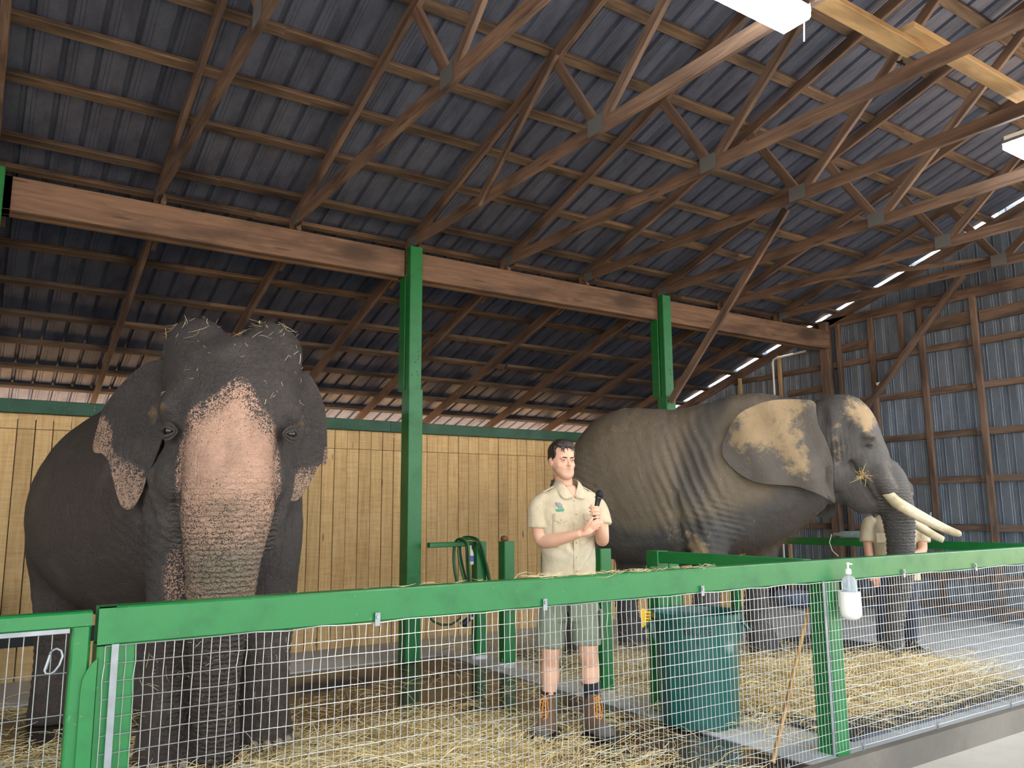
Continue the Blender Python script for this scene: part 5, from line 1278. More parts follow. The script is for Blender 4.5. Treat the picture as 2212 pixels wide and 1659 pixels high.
def person_with_microphone():
    v = Vector((-.6178, -.7863)); F = Frame((3.3, 4.2, 0), (v.x, v.y))
    root = thing('person', (3.3, 4.2, 0), 'person in a khaki short-sleeved shirt and sage shorts holding a microphone with both hands', 'person')
    th = math.radians(24); T = F.turned(-.05, 0, 0, th); H = F.turned(-.082, .022, 1.598, math.radians(30))
    # ---- skin, one continuous body
    cl = Clay(); head_clay(cl, H)
    cl.limb([(*F(-.062, -.03, 1.44), .075, .06), (*F(-.066, -.018, 1.52), .062, .058), (*F(-.074, -.002, 1.60), .056, .058), (*F(-.08, .0, 1.66), .054, .06)], 20)
    cl.stack([(.80, -.14, .14, -.09, .09), (1.0, -.14, .14, -.09, .09), (1.25, -.15, .15, -.09, .10), (1.42, -.15, .15, -.07, .08), (1.475, -.10, .10, -.05, .05)], lambda a, b, t: T(a, b, t), axis='z', n=24)
    cl.limb([(*T(0, .0, 1.38), .10, .095), (*T(0, .012, 1.48), .085, .078), (*T(-.01, .0, 1.54), .06, .062)], 20)
    # right arm (viewer's left)
    cl.limb([(*F(-.17, .06, 1.44), .055, .055), (*F(-.225, .075, 1.40), .058, .058), (*F(-.232, .082, 1.31), .050, .052), (*F(-.228, .088, 1.24), .045, .048), (*F(-.205, .105, 1.203), .044, .046), (*F(-.15, .15, 1.205), .043, .044), (*F(-.08, .19, 1.222), .038, .039), (*F(-.015, .225, 1.240), .031, .031), (*F(.030, .245, 1.252), .025, .028)], 18)
    # left arm
    cl.limb([(*F(.09, -.05, 1.44), .055, .055), (*F(.14, -.06, 1.40), .055, .055), (*F(.165, -.05, 1.31), .048, .050), (*F(.172, -.03, 1.245), .044, .046), (*F(.172, .0, 1.205), .043, .044), (*F(.168, .05, 1.215), .042, .042), (*F(.160, .11, 1.25), .037, .038), (*F(.150, .155, 1.295), .030, .031), (*F(.146, .175, 1.325), .025, .027)], 18)
    # legs
    for k_, (hip, knee, mid, ank) in enumerate((((-.145, 0), (-.172, .02), (-.178, .0), (-.190, -.01)), ((.02, -.03), (.066, .0), (.078, -.03), (.086, -.035)))):
        cl.limb([(*F(*hip, .84), .062, .075), (*F(hip[0] * .5 + knee[0] * .5, hip[1] * .5 + knee[1] * .5, .70), .060, .072), (*F(*knee, .55), .062, .066), (*F(*knee, .49), .057, .06), (*F(*mid, .42), .052, .06), (*F(*mid, .345), .054, .062), (*F(ank[0] * .6 + mid[0] * .4, mid[1], .26), .043, .048), (*F(*ank, .17), .034, .038), (*F(*ank, .08), .034, .038)], 18)
    # hands
    hand(cl, F(.030, .245, 1.252), F(.092, .262, 1.288), F(-.45, .8, .2) - F(0, 0, 0),
         [([F(.082, .266, 1.303), F(.106, .274, 1.318), F(.128, .270, 1.331), F(.140, .258, 1.336), F(.143, .244, 1.334)], .0092),
          ([F(.088, .262, 1.289), F(.114, .272, 1.302), F(.137, .266, 1.314), F(.149, .253, 1.318), F(.151, .238, 1.315)], .0095),
          ([F(.088, .258, 1.274), F(.114, .267, 1.285), F(.138, .260, 1.297), F(.150, .247, 1.300), F(.152, .233, 1.297)], .0092),
          ([F(.082, .254, 1.259), F(.106, .261, 1.268), F(.127, .256, 1.279), F(.139, .246, 1.282), F(.142, .234, 1.280)], .0080)],
         [(F(.052, .262, 1.272), .013), (F(.070, .282, 1.300), .0115), (F(.088, .290, 1.325), .0105), (F(.104, .286, 1.345), .0095), (F(.110, .282, 1.355), .006)])
    hand(cl, F(.146, .175, 1.325), F(.142, .205, 1.395), F(.9, .35, -.1) - F(0, 0, 0),
         [([F(.150, .214, 1.402), F(.140, .242, 1.412), F(.118, .254, 1.414), F(.098, .250, 1.412), F(.084, .240, 1.408)], .0090),
          ([F(.150, .216, 1.384), F(.142, .244, 1.391), F(.120, .257, 1.392), F(.100, .252, 1.389), F(.088, .240, 1.385)], .0092),
          ([F(.150, .214, 1.365), F(.142, .242, 1.370), F(.122, .254, 1.370), F(.104, .250, 1.367), F(.092, .239, 1.363)], .0088),
          ([F(.148, .208, 1.348), F(.140, .234, 1.350), F(.124, .246, 1.349), F(.108, .243, 1.346), F(.098, .234, 1.343)], .0076)],
         [(F(.136, .180, 1.345), .013), (F(.120, .196, 1.372), .0115), (F(.108, .208, 1.398), .0105), (F(.103, .214, 1.420), .0095), (F(.102, .216, 1.431), .006)])
    me = cl.fuse('body', .0046, 3, .5); head_attrs(me, H)
    co = getco(me); L = np.stack([(co - np.array(F.o)) @ np.array(F.l), (co - np.array(F.o)) @ np.array(F.f), co[:, 2]], 1)
    body = mesh_obj('body', me, HUMAN, parent=root); eyes(H, root, (.18, 0))
    # ---- hair
    hc = Clay(); M = Matrix((H.l, H.f, Vector((0, 0, 1)))).transposed().to_4x4(); b = lambda c, r: hc.mb.ball(H(*c), r, 18, 12, M)
    b((0, -.016, .176), (.083, .094, .082)); b((0, -.042, .142), (.076, .066, .070)); b((0, .012, .224), (.070, .080, .038)); b((.0, .058, .214), (.060, .036, .030))
    for s in (-1, 1): b((.073 * s, .018, .166), (.009, .028, .036)); b((.0755 * s, .012, .132), (.004, .008, .018))
    for x, y, z, r in ((-.045, .055, .222, .024), (-.02, .068, .224, .024), (.012, .07, .220, .022), (.04, .06, .212, .02), (-.062, .03, .205, .022), (.06, .03, .2, .02), (0, .0, .248, .028), (-.03, .01, .245, .026), (.03, -.01, .243, .026)): b((x, y, z), (r, r * .8, r * .7))
    hm = hc.fuse('hair', .005, 3); co = getco(hm); d = co - np.array(H.o); L2 = np.stack([d @ np.array(H.l), d @ np.array(H.f), d[:, 2]], 1)
    setco(hm, co + getno(hm) * (.0028 * np.sin(L2[:, 0] * 300 + 4 * np.sin(L2[:, 1] * 50) + 3 * vnoise(co, 20)))[:, None]); mesh_obj('hair', hm, HAIRM, parent=root)
    m = MB()
    for x, z0, dx, L_ in ((-.048, .2, .012, .036), (-.042, .205, .006, .03), (-.030, .207, -.008, .036), (-.012, .206, .004, .026), (.018, .203, .006, .028), (.03, .2, .002, .022), (-.05, .2, -.004, .028)):
        m.tube([H(x, .088, z0 + .01), H(x + dx * .5, .097, z0 - L_ * .4), H(x + dx * 1.6, .094, z0 - L_)], [.0055, .0038, .0008], 6)
    m.build('fringe', HAIRM, True, parent=root)
    # ---- shirt
    sc = Clay()
    sc.stack([(.835, -.195, .195, -.130, .132), (.90, -.190, .190, -.128, .130), (1.0, -.182, .182, -.120, .128), (1.1, -.178, .178, -.116, .126), (1.2, -.184, .184, -.118, .130), (1.3, -.200, .200, -.120, .138), (1.38, -.213, .213, -.115, .136), (1.44, -.210, .210, -.10, .115), (1.485, -.186, .186, -.082, .092), (1.52, -.140, .140, -.066, .078), (1.555, -.090, .090, -.058, .066), (1.575, -.07, .07, -.055, .055)], lambda a, b, t: T(a, b, t), axis='z', sq=2.2, n=40)
    sc.limb([(*F(-.15, .05, 1.46), .06, .065), (*F(-.208, .07, 1.440), .062, .066), (*F(-.232, .078, 1.40), .066, .072), (*F(-.236, .082, 1.34), .068, .074), (*F(-.237, .084, 1.285), .070, .078)], 22)
    sc.limb([(*F(.07, -.05, 1.465), .06, .065), (*F(.118, -.06, 1.440), .060, .066), (*F(.146, -.055, 1.40), .060, .070), (*F(.160, -.045, 1.34), .060, .072), (*F(.166, -.035, 1.298), .061, .074)], 22)
    sm = sc.fuse('shirt', .008, 5); co = getco(sm); no = getno(sm); d = co - np.array(T.o); a = d @ np.array(T.l); b_ = d @ np.array(T.f); z = co[:, 2]
    off = .008 * vnoise(co * np.array((1, 1, .6)), 15) * ss(z, 1.5, 1.35) + .008 * np.sin((z * 1.0 + a * .8) * 52 + 3 * vnoise(co, 6)) * gauss(np.stack([a, z, z * 0], 1), (-.08, 1.20, 0), (.12, .10, 1)) + .007 * np.sin((z - a * 1.3) * 46 + 2 * vnoise(co, 7)) * gauss(np.stack([a, z, z * 0], 1), (.06, 1.12, 0), (.1, .16, 1)) + .005 * np.sin(a * 60 + 4 * vnoise(co, 4)) * ss(z, 1.05, .9)
    setco(sm, co + no * off[:, None])
    import bmesh
    bm = bmesh.new(); bm.from_mesh(sm); kill = []
    for vv in bm.verts:
        dd = vv.co - T.o; xa = dd.dot(T.l); yb = dd.dot(T.f); zz = vv.co.z
        if zz > 1.475 and yb > .0 and abs(xa + .004) < (zz - 1.475) * .62: kill.append(vv)
        elif zz > 1.568: kill.append(vv)
    bmesh.ops.delete(bm, geom=kill, context='VERTS'); bm.to_mesh(sm); bm.free()
    mesh_obj('shirt', sm, KHAKI, parent=root)
    def front(x, z, lift=.0):
        hw = np.interp(z, [.835, 1.0, 1.1, 1.2, 1.3, 1.38, 1.44, 1.49, 1.525], [.195, .182, .178, .184, .2, .213, .216, .196, .145]); fd = np.interp(z, [.835, 1.0, 1.1, 1.2, 1.3, 1.38, 1.44, 1.49, 1.525], [.132, .128, .126, .13, .138, .136, .115, .086, .066])
        return T(x, fd * (1 - min(.98, abs(x) / hw) ** 2.35) ** (1 / 2.35) - .0015 + lift, z)
    def patch(name, pts, lift, mat=KHAKI, par=root, nx=6):
        """thin raised cloth panel: pts (x0,x1,z) rows from top to bottom"""
        r = []; R = catmull(pts, 3)
        for x0, x1, z in R:
            xs = [x0 + (x1 - x0) * q / nx for q in range(nx + 1)]
            r.append([front(x, z, lift * (.5 if q in (0, nx) else 1)) for q, x in enumerate(xs)] + [front(x, z, -.004) for x in xs[::-1]])
        m = MB(); m.loft(r); return m.build(name, mat, True, parent=par)
    pl = patch('placket', [(-.017, .017, 1.478), (-.017, .017, 1.3), (-.017, .017, 1.1), (-.017, .017, .95), (-.017, .017, .84)], .006, nx=4)
    for z in (1.455, 1.37, 1.28, 1.19, 1.10, 1.01, .92):
        m = MB(); p = front(0, z, .0072); m.ball(p, (.0055, .0055, .0055), 8, 6); m.build('button', BTN, True, parent=pl)
    for s in (-1, 1):
        pk = patch('chest_pocket', [(s * .105 - .047, s * .105 + .047, 1.352), (s * .105 - .047, s * .105 + .047, 1.29), (s * .105 - .046, s * .105 + .046, 1.24), (s * .105 - .036, s * .105 + .036, 1.228)], .0095)
        fl = patch('pocket_flap', [(s * .105 - .050, s * .105 + .050, 1.372), (s * .105 - .050, s * .105 + .050, 1.345), (s * .105 - .040, s * .105 + .040, 1.325), (s * .105 - .012, s * .105 + .012, 1.318)], .0145, par=root)
        m = MB(); m.ball(front(s * .105, 1.335, .0155), (.005, .005, .005), 8, 6); m.build('button', BTN, True, parent=fl)
        fold = catmull([(.006, .098, 1.478), (.030, .084, 1.520), (.056, .048, 1.568), (.064, .0, 1.592), (.050, -.045, 1.602), (.0, -.062, 1.605)], 3)
        outer = catmull([(.014, .106, 1.470), (.074, .110, 1.470), (.098, .056, 1.520), (.098, .0, 1.552), (.075, -.055, 1.562), (.0, -.084, 1.566)], 3)
        Rr = []
        for p, q in zip(fold, outer):
            mid = (p + q) / 2 + np.array((0, .004, .004))
            Rr.append([T(s * a_[0], a_[1] + dy, a_[2] + dz) for a_, dy, dz in ((p, 0, 0), (mid, .002, .003), (q, 0, 0), (q, .004, .003), (mid, .006, .007), (p, .003, .004))])
        m = MB(); m.loft(Rr); m.build('collar_wing', KHAKI, True, parent=root)
        m = MB(); m.loft([[T(s * x, y, z + dz) for x, y, z in ((.10, -.020, 1.543), (.10, .020, 1.543), (.170, .018, 1.508), (.180, .0, 1.504), (.170, -.018, 1.508))] for dz in (.004, .011)]); ep = m.build('epaulette', KHAKI, parent=root)
        m = MB(); m.ball(T(s * .115, .002, 1.546), (.005, .005, .004), 8, 6); m.build('button', BTN, True, parent=ep)
    # chest emblem: small grey elephant over green lettering
    EG = plain('grey_embroidery', srgb(140, 142, 152), .8); EGr = plain('green_embroidery', srgb(60, 160, 116), .8)
    def flat(name, poly, mat, x0, z0, sc_):
        m = MB(); a_ = [front(x0 + x * sc_, z0 + z * sc_, .010) for x, z in poly]; b2 = [front(x0 + x * sc_, z0 + z * sc_, .002) for x, z in poly]; m.loft([a_, b2]); return m.build(name, mat, parent=root)
    ele = [(-1.0, .9), (-.8, 1.1), (-.3, 1.0), (.2, .9), (.7, .6), (.95, .1), (1.0, -.8), (.75, -.8), (.6, -.25), (.45, -.8), (.2, -.8), (.2, -.2), (-.1, -.25), (-.1, -.8), (-.35, -.8), (-.4, 0), (-.6, .3), (-.75, .0), (-.95, -.2), (-.85, .3)]
    flat('emblem', ele, EG, -.108, 1.424, .021)
    for q, (w, zo) in enumerate(((.027, 1.401), (.022, 1.393))): flat('emblem_lettering', [(-1, .0), (1, .16), (1, -.12), (-1, -.28)], EGr, -.106, zo, w if q == 0 else w)
    # ---- shorts
    sh = Clay()
    sh.stack([(.70, -.175, .165, -.105, .11), (.76, -.182, .172, -.115, .118), (.84, -.180, .172, -.118, .12), (.90, -.172, .165, -.112, .115)], lambda a, b, t: F(a - .055, b - .01, t), axis='z', sq=2.4, n=32, k=3)
    sh.limb([(*F(-.145, .0, .82), .085, .11), (*F(-.160, .01, .70), .086, .108), (*F(-.170, .02, .60), .076, .098), (*F(-.172, .025, .532), .074, .094)], 24)
    sh.limb([(*F(.035, -.02, .82), .088, .11), (*F(.052, -.01, .70), .092, .108), (*F(.062, -.005, .60), .088, .100), (*F(.062, .0, .540), .088, .096)], 24)
    sm = sh.fuse('shorts', .008, 4); co = getco(sm); no = getno(sm); off = .009 * vnoise(co * np.array((1, 1, .5)), 14); setco(sm, co + no * off[:, None]); mesh_obj('shorts', sm, SAGE, parent=root)
    m = MB(); m.cbox((-.006, -.055, -.085), (.012, .055, .085), .004, Matrix.Translation(F(.152, -.01, .675)) @ Matrix((F.l, F.f, Vector((0, 0, 1)))).transposed().to_4x4()); m.build('cargo_pocket', SAGE, parent=root)
    m = MB(); m.tube([F(-.052, .11, .84), F(-.045, .125, .78), F(-.052, .118, .69), F(-.060, .118, .76), F(-.058, .11, .84)], .006, 6); m.build('strap', BLACKP, True, parent=root)
    # ---- socks and boots
    m = MB(); m.tube([F(.086, -.035, .16), F(.085, -.034, .24), F(.082, -.032, .285), F(.080, -.031, .312)], [(.040, .044), (.049, .055), (.053, .060), (.057, .065)], 18); m.build('sock', NAVY, True, parent=root)
    m = MB(); m.tube([F(-.190, -.01, .16), F(-.190, -.01, .24), F(-.188, -.008, .264)], [(.040, .044), (.049, .055), (.052, .058)], 18); m.build('sock', NAVY, True, parent=root)
    boot(F, (-.190, -.01), (-.252, .165), root); boot(F, (.086, -.035), (.165, .130), root)
    # ---- ring and microphone
    t = thing('microphone', tuple(F(.12, .23, 1.30)), 'black handheld microphone held up in both hands', 'microphone')
    a, b2 = F(.104, .226, 1.292), F(.146, .222, 1.462); d = (b2 - a).normalized()
    m = MB(); m.tube([a, a.lerp(b2, .1), a.lerp(b2, .8), b2, b2 + d * .012], [.0105, .012, .0155, .0185, .022], 16); m.build('handle', BLACKP, True, parent=t)
    m = MB(); m.tube([b2 + d * .006, b2 + d * .013], .0255, 18); m.build('collar_ring', plain('dark_metal', srgb(60, 62, 66), .3, .8), True, parent=t)
    m = MB(); m.ball(b2 + d * .032, (.0255, .0255, .027), 20, 14); mk = Nodes('microphone_grille', .4, .6); mv = mk.voronoi(mk.coord(), 420); mk.col(srgb(34, 36, 40)); mk.bump(mv, .8, .002); m.build('grille', mk.m, True, parent=t)
    return root
person_with_microphone()

def second_person():
    v = Vector((-.8528, -.5222)); F = Frame((6.5 * K, 3.98 * K, 0), (v.x, v.y)); g = K
    F = Frame(tuple(Vector((6.5 * K, 3.98 * K, 0)) + Vector((.35 * .8528, .35 * .5222, 0))), (v.x, v.y))
    root = thing('person', tuple(F.o), 'person in khaki shirt and dark jeans mostly hidden behind the tusked elephant\'s trunk', 'person')
    T = F.turned(.05, 0, 0, math.radians(-8)); H = F.turned(.150, .02, 1.42, math.radians(-25))
    cl = Clay(); head_clay(cl, H)
    cl.limb([(*F(.08, -.02, 1.30), .07, .06), (*F(.11, -.01, 1.38), .055, .055), (*F(.14, 0, 1.46), .052, .055)], 18)
    cl.stack([(.75, -.15, .15, -.09, .09), (1.0, -.14, .14, -.09, .09), (1.2, -.15, .15, -.09, .1), (1.30, -.10, .10, -.05, .05)], lambda a, b, t: T(a, b, t), axis='z', n=24)
    cl.limb([(*F(-.11, .0, 1.26), .05, .05), (*F(-.175, .0, 1.20), .05, .05), (*F(-.195, .0, 1.08), .045, .045), (*F(-.195, .01, .98), .043, .043), (*F(-.185, .05, .88), .038, .038), (*F(-.165, .09, .80), .028, .030), (*F(-.155, .11, .77), .023, .025)], 16)
    cl.limb([(*F(.2, .0, 1.26), .05, .05), (*F(.265, .0, 1.20), .05, .05), (*F(.285, .02, 1.08), .045, .045), (*F(.285, .05, 1.0), .043, .043), (*F(.255, .12, .965), .038, .038), (*F(.20, .19, .955), .030, .030), (*F(.165, .22, .955), .023, .026)], 16)
    def fan(w, d, n, r=.008):
        w = Vector(w); d = Vector(d).normalized(); n = Vector(n).normalized(); s = d.cross(n)
        hand(cl, w, w + d * .075, n, [([w + d * (.07 + .02 * k_) + s * (.027 - .018 * q) + n * (-.006 * k_ * k_ * .5) for k_ in range(5)], r) for q in range(4)], [(w + d * .02 + s * .026, .012), (w + d * .04 + s * .044, .0105), (w + d * .062 + s * .052, .0095), (w + d * .08 + s * .052, .007)])
    fan(F(-.155, .11, .77), F(.15, .1, -1) - F(0, 0, 0), F(.3, 1, 0) - F(0, 0, 0)); fan(F(.165, .22, .955), F(-1, .25, .0) - F(0, 0, 0), F(0, .3, 1) - F(0, 0, 0))
    me = cl.fuse('body', .0065, 3); head_attrs(me, H, 1, 1.5); mesh_obj('body', me, HUMAN2, parent=root); eyes(H, root)
    hc = Clay(); M = Matrix((H.l, H.f, Vector((0, 0, 1)))).transposed().to_4x4()
    for c, r in (((0, -.018, .175), (.088, .098, .085)), ((0, -.05, .12), (.085, .07, .085)), ((0, .03, .225), (.07, .07, .035)), ((.07, .0, .15), (.022, .045, .05)), ((-.07, .0, .15), (.022, .045, .05))): hc.mb.ball(H(*c), r, 18, 12, M)
    hm = hc.fuse('hair', .007, 3); co = getco(hm); setco(hm, co + getno(hm) * (.007 * vnoise(co, 90))[:, None]); mesh_obj('hair', hm, HAIRG, parent=root)
    sc = Clay()
    sc.stack([(.70, -.205, .205, -.13, .13), (.85, -.195, .195, -.125, .13), (1.0, -.19, .19, -.12, .13), (1.15, -.205, .205, -.12, .13), (1.24, -.21, .21, -.10, .11), (1.30, -.17, .17, -.075, .08), (1.345, -.09, .09, -.055, .058), (1.36, -.07, .07, -.05, .05)], lambda a, b, t: T(a, b, t), axis='z', sq=2.3, n=36)
    for s, u in ((-1, -.175), (1, .265)): sc.limb([(*F(u - s * .06, 0, 1.27), .06, .06), (*F(u, 0, 1.235), .064, .066), (*F(u + s * .022, .0, 1.15), .066, .07), (*F(u + s * .026, .012, 1.06), .070, .074)], 20)
    sm = sc.fuse('shirt', .009, 5); co = getco(sm); setco(sm, co + getno(sm) * (.006 * vnoise(co, 14))[:, None]); mesh_obj('shirt', sm, KHAKI, parent=root)
    m = MB(); m.loft([[T(x, .132 + l_, z) for l_ in (0, .006) for x in ((-.016, .016) if l_ == 0 else (.016, -.016))] for z in (.72, .9, 1.1, 1.25)]); m.build('placket', KHAKI, parent=root)
    for s in (-1, 1):
        m = MB(); m.loft([[T(s * .1 + x, .128 + l_, z) for x, z in ((-.045, 1.15), (.045, 1.15), (.045, 1.06), (-.045, 1.06))] for l_ in (-.01, .008)]); m.build('chest_pocket', KHAKI, parent=root)
    jn = Clay()
    jn.stack([(.62, -.17, .17, -.11, .11), (.72, -.18, .18, -.115, .115), (.82, -.17, .17, -.11, .11)], lambda a, b, t: F(a + .03, b, t), axis='z', sq=2.3, n=28, k=3)
    jn.limb([(*F(-.05, 0, .72), .10, .115), (*F(-.085, 0, .5), .078, .088), (*F(-.10, .01, .40), .07, .078), (*F(-.115, .0, .22), .062, .066), (*F(-.125, .0, .07), .058, .062)], 20)
    jn.limb([(*F(.11, 0, .72), .10, .115), (*F(.135, .02, .5), .078, .088), (*F(.14, .03, .40), .07, .078), (*F(.13, .0, .22), .062, .066), (*F(.115, -.01, .07), .058, .062)], 20)
    mesh_obj('jeans', jn.fuse('jeans', .010, 4), DENIM, parent=root)
    BL = plain('black_boot_leather', srgb(34, 36, 40), .3)
    boot(F, (-.125, .0), (-.16, .17), root, False, .14, BL, BL); boot(F, (.115, -.01), (.20, .14), root, False, .14, BL, BL)
second_person()

# ================================================================ mats, hay
def blob_mat(name, x0, x1, y0, y1, th, label):
    m = MB(); m.cbox((x0, y0, SLAB_Z), (x1, y1, SLAB_Z + th), .005)
    return m.build(name, RUBBER, origin=((x0 + x1) / 2, (y0 + y1) / 2, SLAB_Z), label=label, cat='mat')
blob_mat('rubber_mat', X(4.06), X(6.3), X(2.78), X(3.9), .016, 'dark rubber floor mat along the front edge of the slab under the loose hay')
blob_mat('rubber_mat', X(4.12), X(4.86), X(3.93), X(5.0), .016, 'dark rubber mat under the hay between the round bin and the tusked elephant')
blob_mat('rubber_mat', X(6.05), X(7.0), X(3.95), X(5.2), .016, 'dark blue-grey rubber mat lying clear of the hay behind the tusked elephant')
blob_mat('rubber_mat', X(3.98), X(4.28), X(5.05), X(6.1), .016, 'dark rubber floor mat behind the row of short green posts')

def straw_mat():
    k = Nodes('dry_hay', .7); r = k.attr('tint')
    c = k.ramp(r, [(0.0, srgb(150, 116, 64)), (0.3, srgb(210, 174, 108)), (0.65, srgb(236, 212, 152)), (1.0, srgb(244, 236, 204))])
    k.col(c); return k.m
HAY = straw_mat()
HAYBED = Nodes('matted_hay', .9); _v = HAYBED.coord((30, 30, 30)); _a = HAYBED.noise(_v, 2.2, 5, .7, 2); HAYBED.col(HAYBED.ramp(_a, [(.3, srgb(140, 104, 60)), (.48, srgb(206, 168, 104)), (.7, srgb(236, 210, 150))])); HAYBED.bump(_a, 1.0, .02); HAYBED = HAYBED.m
def strands(P, D, L, R, bend, tint, name, parent=None, **kw):
    """numpy hay: P base (n,3), D unit direction, L length, R half width; each blade a bent three-sided sliver"""
    n = len(P); up = np.array((0, 0, 1.0)); side = np.cross(D, up); nn = np.linalg.norm(side, axis=1, keepdims=True); side = np.where(nn > 1e-3, side / np.maximum(nn, 1e-6), np.array((1, 0, 0))); u2 = np.cross(side, D)
    segs = 3; V = np.zeros((n, segs + 1, 3, 3))
    for j in range(segs + 1):
        f = j / segs; c = P + D * (L * (f - .5))[:, None] + bend * (L * (f * (1 - f)))[:, None]
        w = R * (1 - .5 * abs(2 * f - 1))
        for q, (a, b) in enumerate(((1, -.35), (-1, -.35), (0, .6))):
            V[:, j, q] = c + side * (a * w)[:, None] + u2 * (b * w)[:, None]
    idx = np.arange(n)[:, None] * (segs + 1) * 3; F = []
    for j in range(segs):
        for q in range(3):
            a = j * 3 + q; b = j * 3 + (q + 1) % 3; F.append(np.stack([a, b, b + 3, a + 3]))
    F = (idx[:, :, None] + np.array(F)[None]).reshape(-1, 4)
    me = bpy.data.meshes.new(name); nv = n * (segs + 1) * 3; nf = len(F)
    me.vertices.add(nv); me.vertices.foreach_set('co', V.reshape(-1)); me.loops.add(nf * 4); me.loops.foreach_set('vertex_index', F.reshape(-1).astype(np.int32))
    me.polygons.add(nf); me.polygons.foreach_set('loop_start', (np.arange(nf) * 4).astype(np.int32)); me.polygons.foreach_set('loop_total', np.full(nf, 4, np.int32)); me.update()
    a = me.attributes.new('tint', 'FLOAT', 'POINT'); a.data.foreach_set('value', np.repeat(tint, (segs + 1) * 3).astype(np.float32))
    return mesh_obj(name, me, HAY, kind='stuff', parent=parent, **kw)
BATCH = []
def hay(n, sampler, ground, height=.03, lmean=.16, tint0=.5, r=.0023):
    xy = sampler(n); z = ground(xy) + RNG.exponential(height * .5, n) * .9
    # strands lie in drifts that share a direction
    q = np.stack([xy[:, 0], xy[:, 1], z * 0], 1)
    ang = vnoise(q, 1.7, 9) * 2.6 + RNG.normal(0, .75, n); el = RNG.normal(0, .16, n); D = np.stack([np.cos(ang) * np.cos(el), np.sin(ang) * np.cos(el), np.sin(el)], 1)
    L = np.clip(RNG.gamma(4, lmean / 4, n), .04, .5); bend = RNG.normal(0, .45, (n, 3)); bend[:, 2] = RNG.normal(.1, .25, n)
    P = np.stack([xy[:, 0], xy[:, 1], z + np.abs(np.sin(el)) * L * .5 + .003], 1)
    BATCH.append((P, D, L, np.full(n, r) * RNG.uniform(.6, 1.5, n), bend, np.clip(RNG.normal(tint0, .25, n), 0, 1)))
def flush_hay(name, label):
    cols = [np.concatenate(c) for c in zip(*BATCH)]; BATCH.clear()
    return strands(*cols, name, label=label, cat='hay')
def patches(*ps):
    """ps: (cx, cy, rx, ry, weight) gaussian patches"""
    w = np.array([p[4] for p in ps], float); w /= w.sum()
    def f(n):
        k_ = RNG.choice(len(ps), n, p=w); A = np.array([p[:4] for p in ps])[k_]; return A[:, :2] + RNG.normal(0, 1, (n, 2)) * A[:, 2:]
    return f
def clipf(f, test):
    def g(n):
        out = np.zeros((0, 2))
        while len(out) < n:
            q = f(n * 2); out = np.vstack([out, q[test(q)]])
        return out[:n]
    return g
clear = lambda q: (np.hypot(q[:, 0] - 3.05, q[:, 1] - 4.22) > .17) & (np.hypot(q[:, 0] - 3.35, q[:, 1] - 4.03) > .17)
inpit = lambda q: clear(q) & (q[:, 0] < XE - .02) & (q[:, 1] > FY + .06) & (q[:, 1] < YE - .03)
onslab = lambda q: (q[:, 0] > XE + .02) & (q[:, 1] > FY + .05) & (q[:, 1] < WALLY - .1) & (q[:, 0] < ENDX - .3)
clumps = lambda q: vnoise(np.stack([q[:, 0] * .8 + q[:, 1] * .3, q[:, 1] * 1.6, q[:, 0] * 0], 1), 2.4, 4) + RNG.normal(0, .22, len(q)) > -.02
# heaped bed of the bright pile on the slab
def mound(name, cx, cy, rx, ry, h, base, label, test, res=.04, seed=0):
    xs = np.arange(cx - rx * 1.25, cx + rx * 1.25, res); ys = np.arange(cy - ry * 1.25, cy + ry * 1.25, res); V = []; idx = {}
    gx_, gy_ = np.meshgrid(xs, ys, indexing='ij'); q = np.stack([gx_.ravel(), gy_.ravel(), np.zeros(gx_.size)], 1)
    rr = ((q[:, 0] - cx) / rx) ** 2 + ((q[:, 1] - cy) / ry) ** 2; nz = vnoise(q, 3.1, seed) * .35 + vnoise(q, 9, seed + 2) * .18
    hh = h * np.clip(1 - rr + nz * .9, -.3, None) ; hh = np.where(hh > 0, hh ** 1.0, hh)
    ok = (hh > -.1 * h) & test(q[:, :2]); m = MB(); nx, ny = gx_.shape; ids = -np.ones(len(q), int)
    used = np.where(ok)[0]; ids[used] = np.arange(len(used)); m.v = [(q[i, 0], q[i, 1], base + max(hh[i], -.004) + RNG.uniform(-.006, .006)) for i in used]
    for i in range(nx - 1):
        for j in range(ny - 1):
            a, b, c, d = i * ny + j, (i + 1) * ny + j, (i + 1) * ny + j + 1, i * ny + j + 1
            if ok[a] and ok[b] and ok[c] and ok[d]: m.f.append((ids[a], ids[b], ids[c], ids[d]))
    o = m.build(name, HAYBED, True, kind='stuff', label=label, cat='hay')
    def ground(xy):
        p = np.stack([xy[:, 0], xy[:, 1], np.zeros(len(xy))], 1); rr = ((xy[:, 0] - cx) / rx) ** 2 + ((xy[:, 1] - cy) / ry) ** 2
        return base + np.maximum(h * (1 - rr + (vnoise(p, 3.1, seed) * .35 + vnoise(p, 9, seed + 2) * .18) * .9), 0)
    return ground
gp = mound('hay_heap', X(5.15), X(3.72), 1.35, .72, .085, SLAB_Z + .012, 'matted bed of the bright hay heap on the slab before the tusked elephant', onslab, seed=3)
hay(15000, clipf(patches((X(5.15), X(3.72), .68, .38, 1), (X(5.7), X(3.5), .55, .28, .4), (X(4.8), X(4.1), .5, .35, .4)), onslab), gp, .045, .14, .62, .0028)
g0 = lambda xy: np.full(len(xy), SLAB_Z + .014)
hay(5200, clipf(patches((X(4.5), X(5.3), .55, .55, 1), (X(4.2), X(4.6), .35, .5, .8), (X(5.2), X(4.6), .7, .4, .5), (X(4.6), X(3.3), .5, .25, .35), (X(5.4), X(5.0), .5, .4, .3)), onslab), g0, .03, .15, .66)
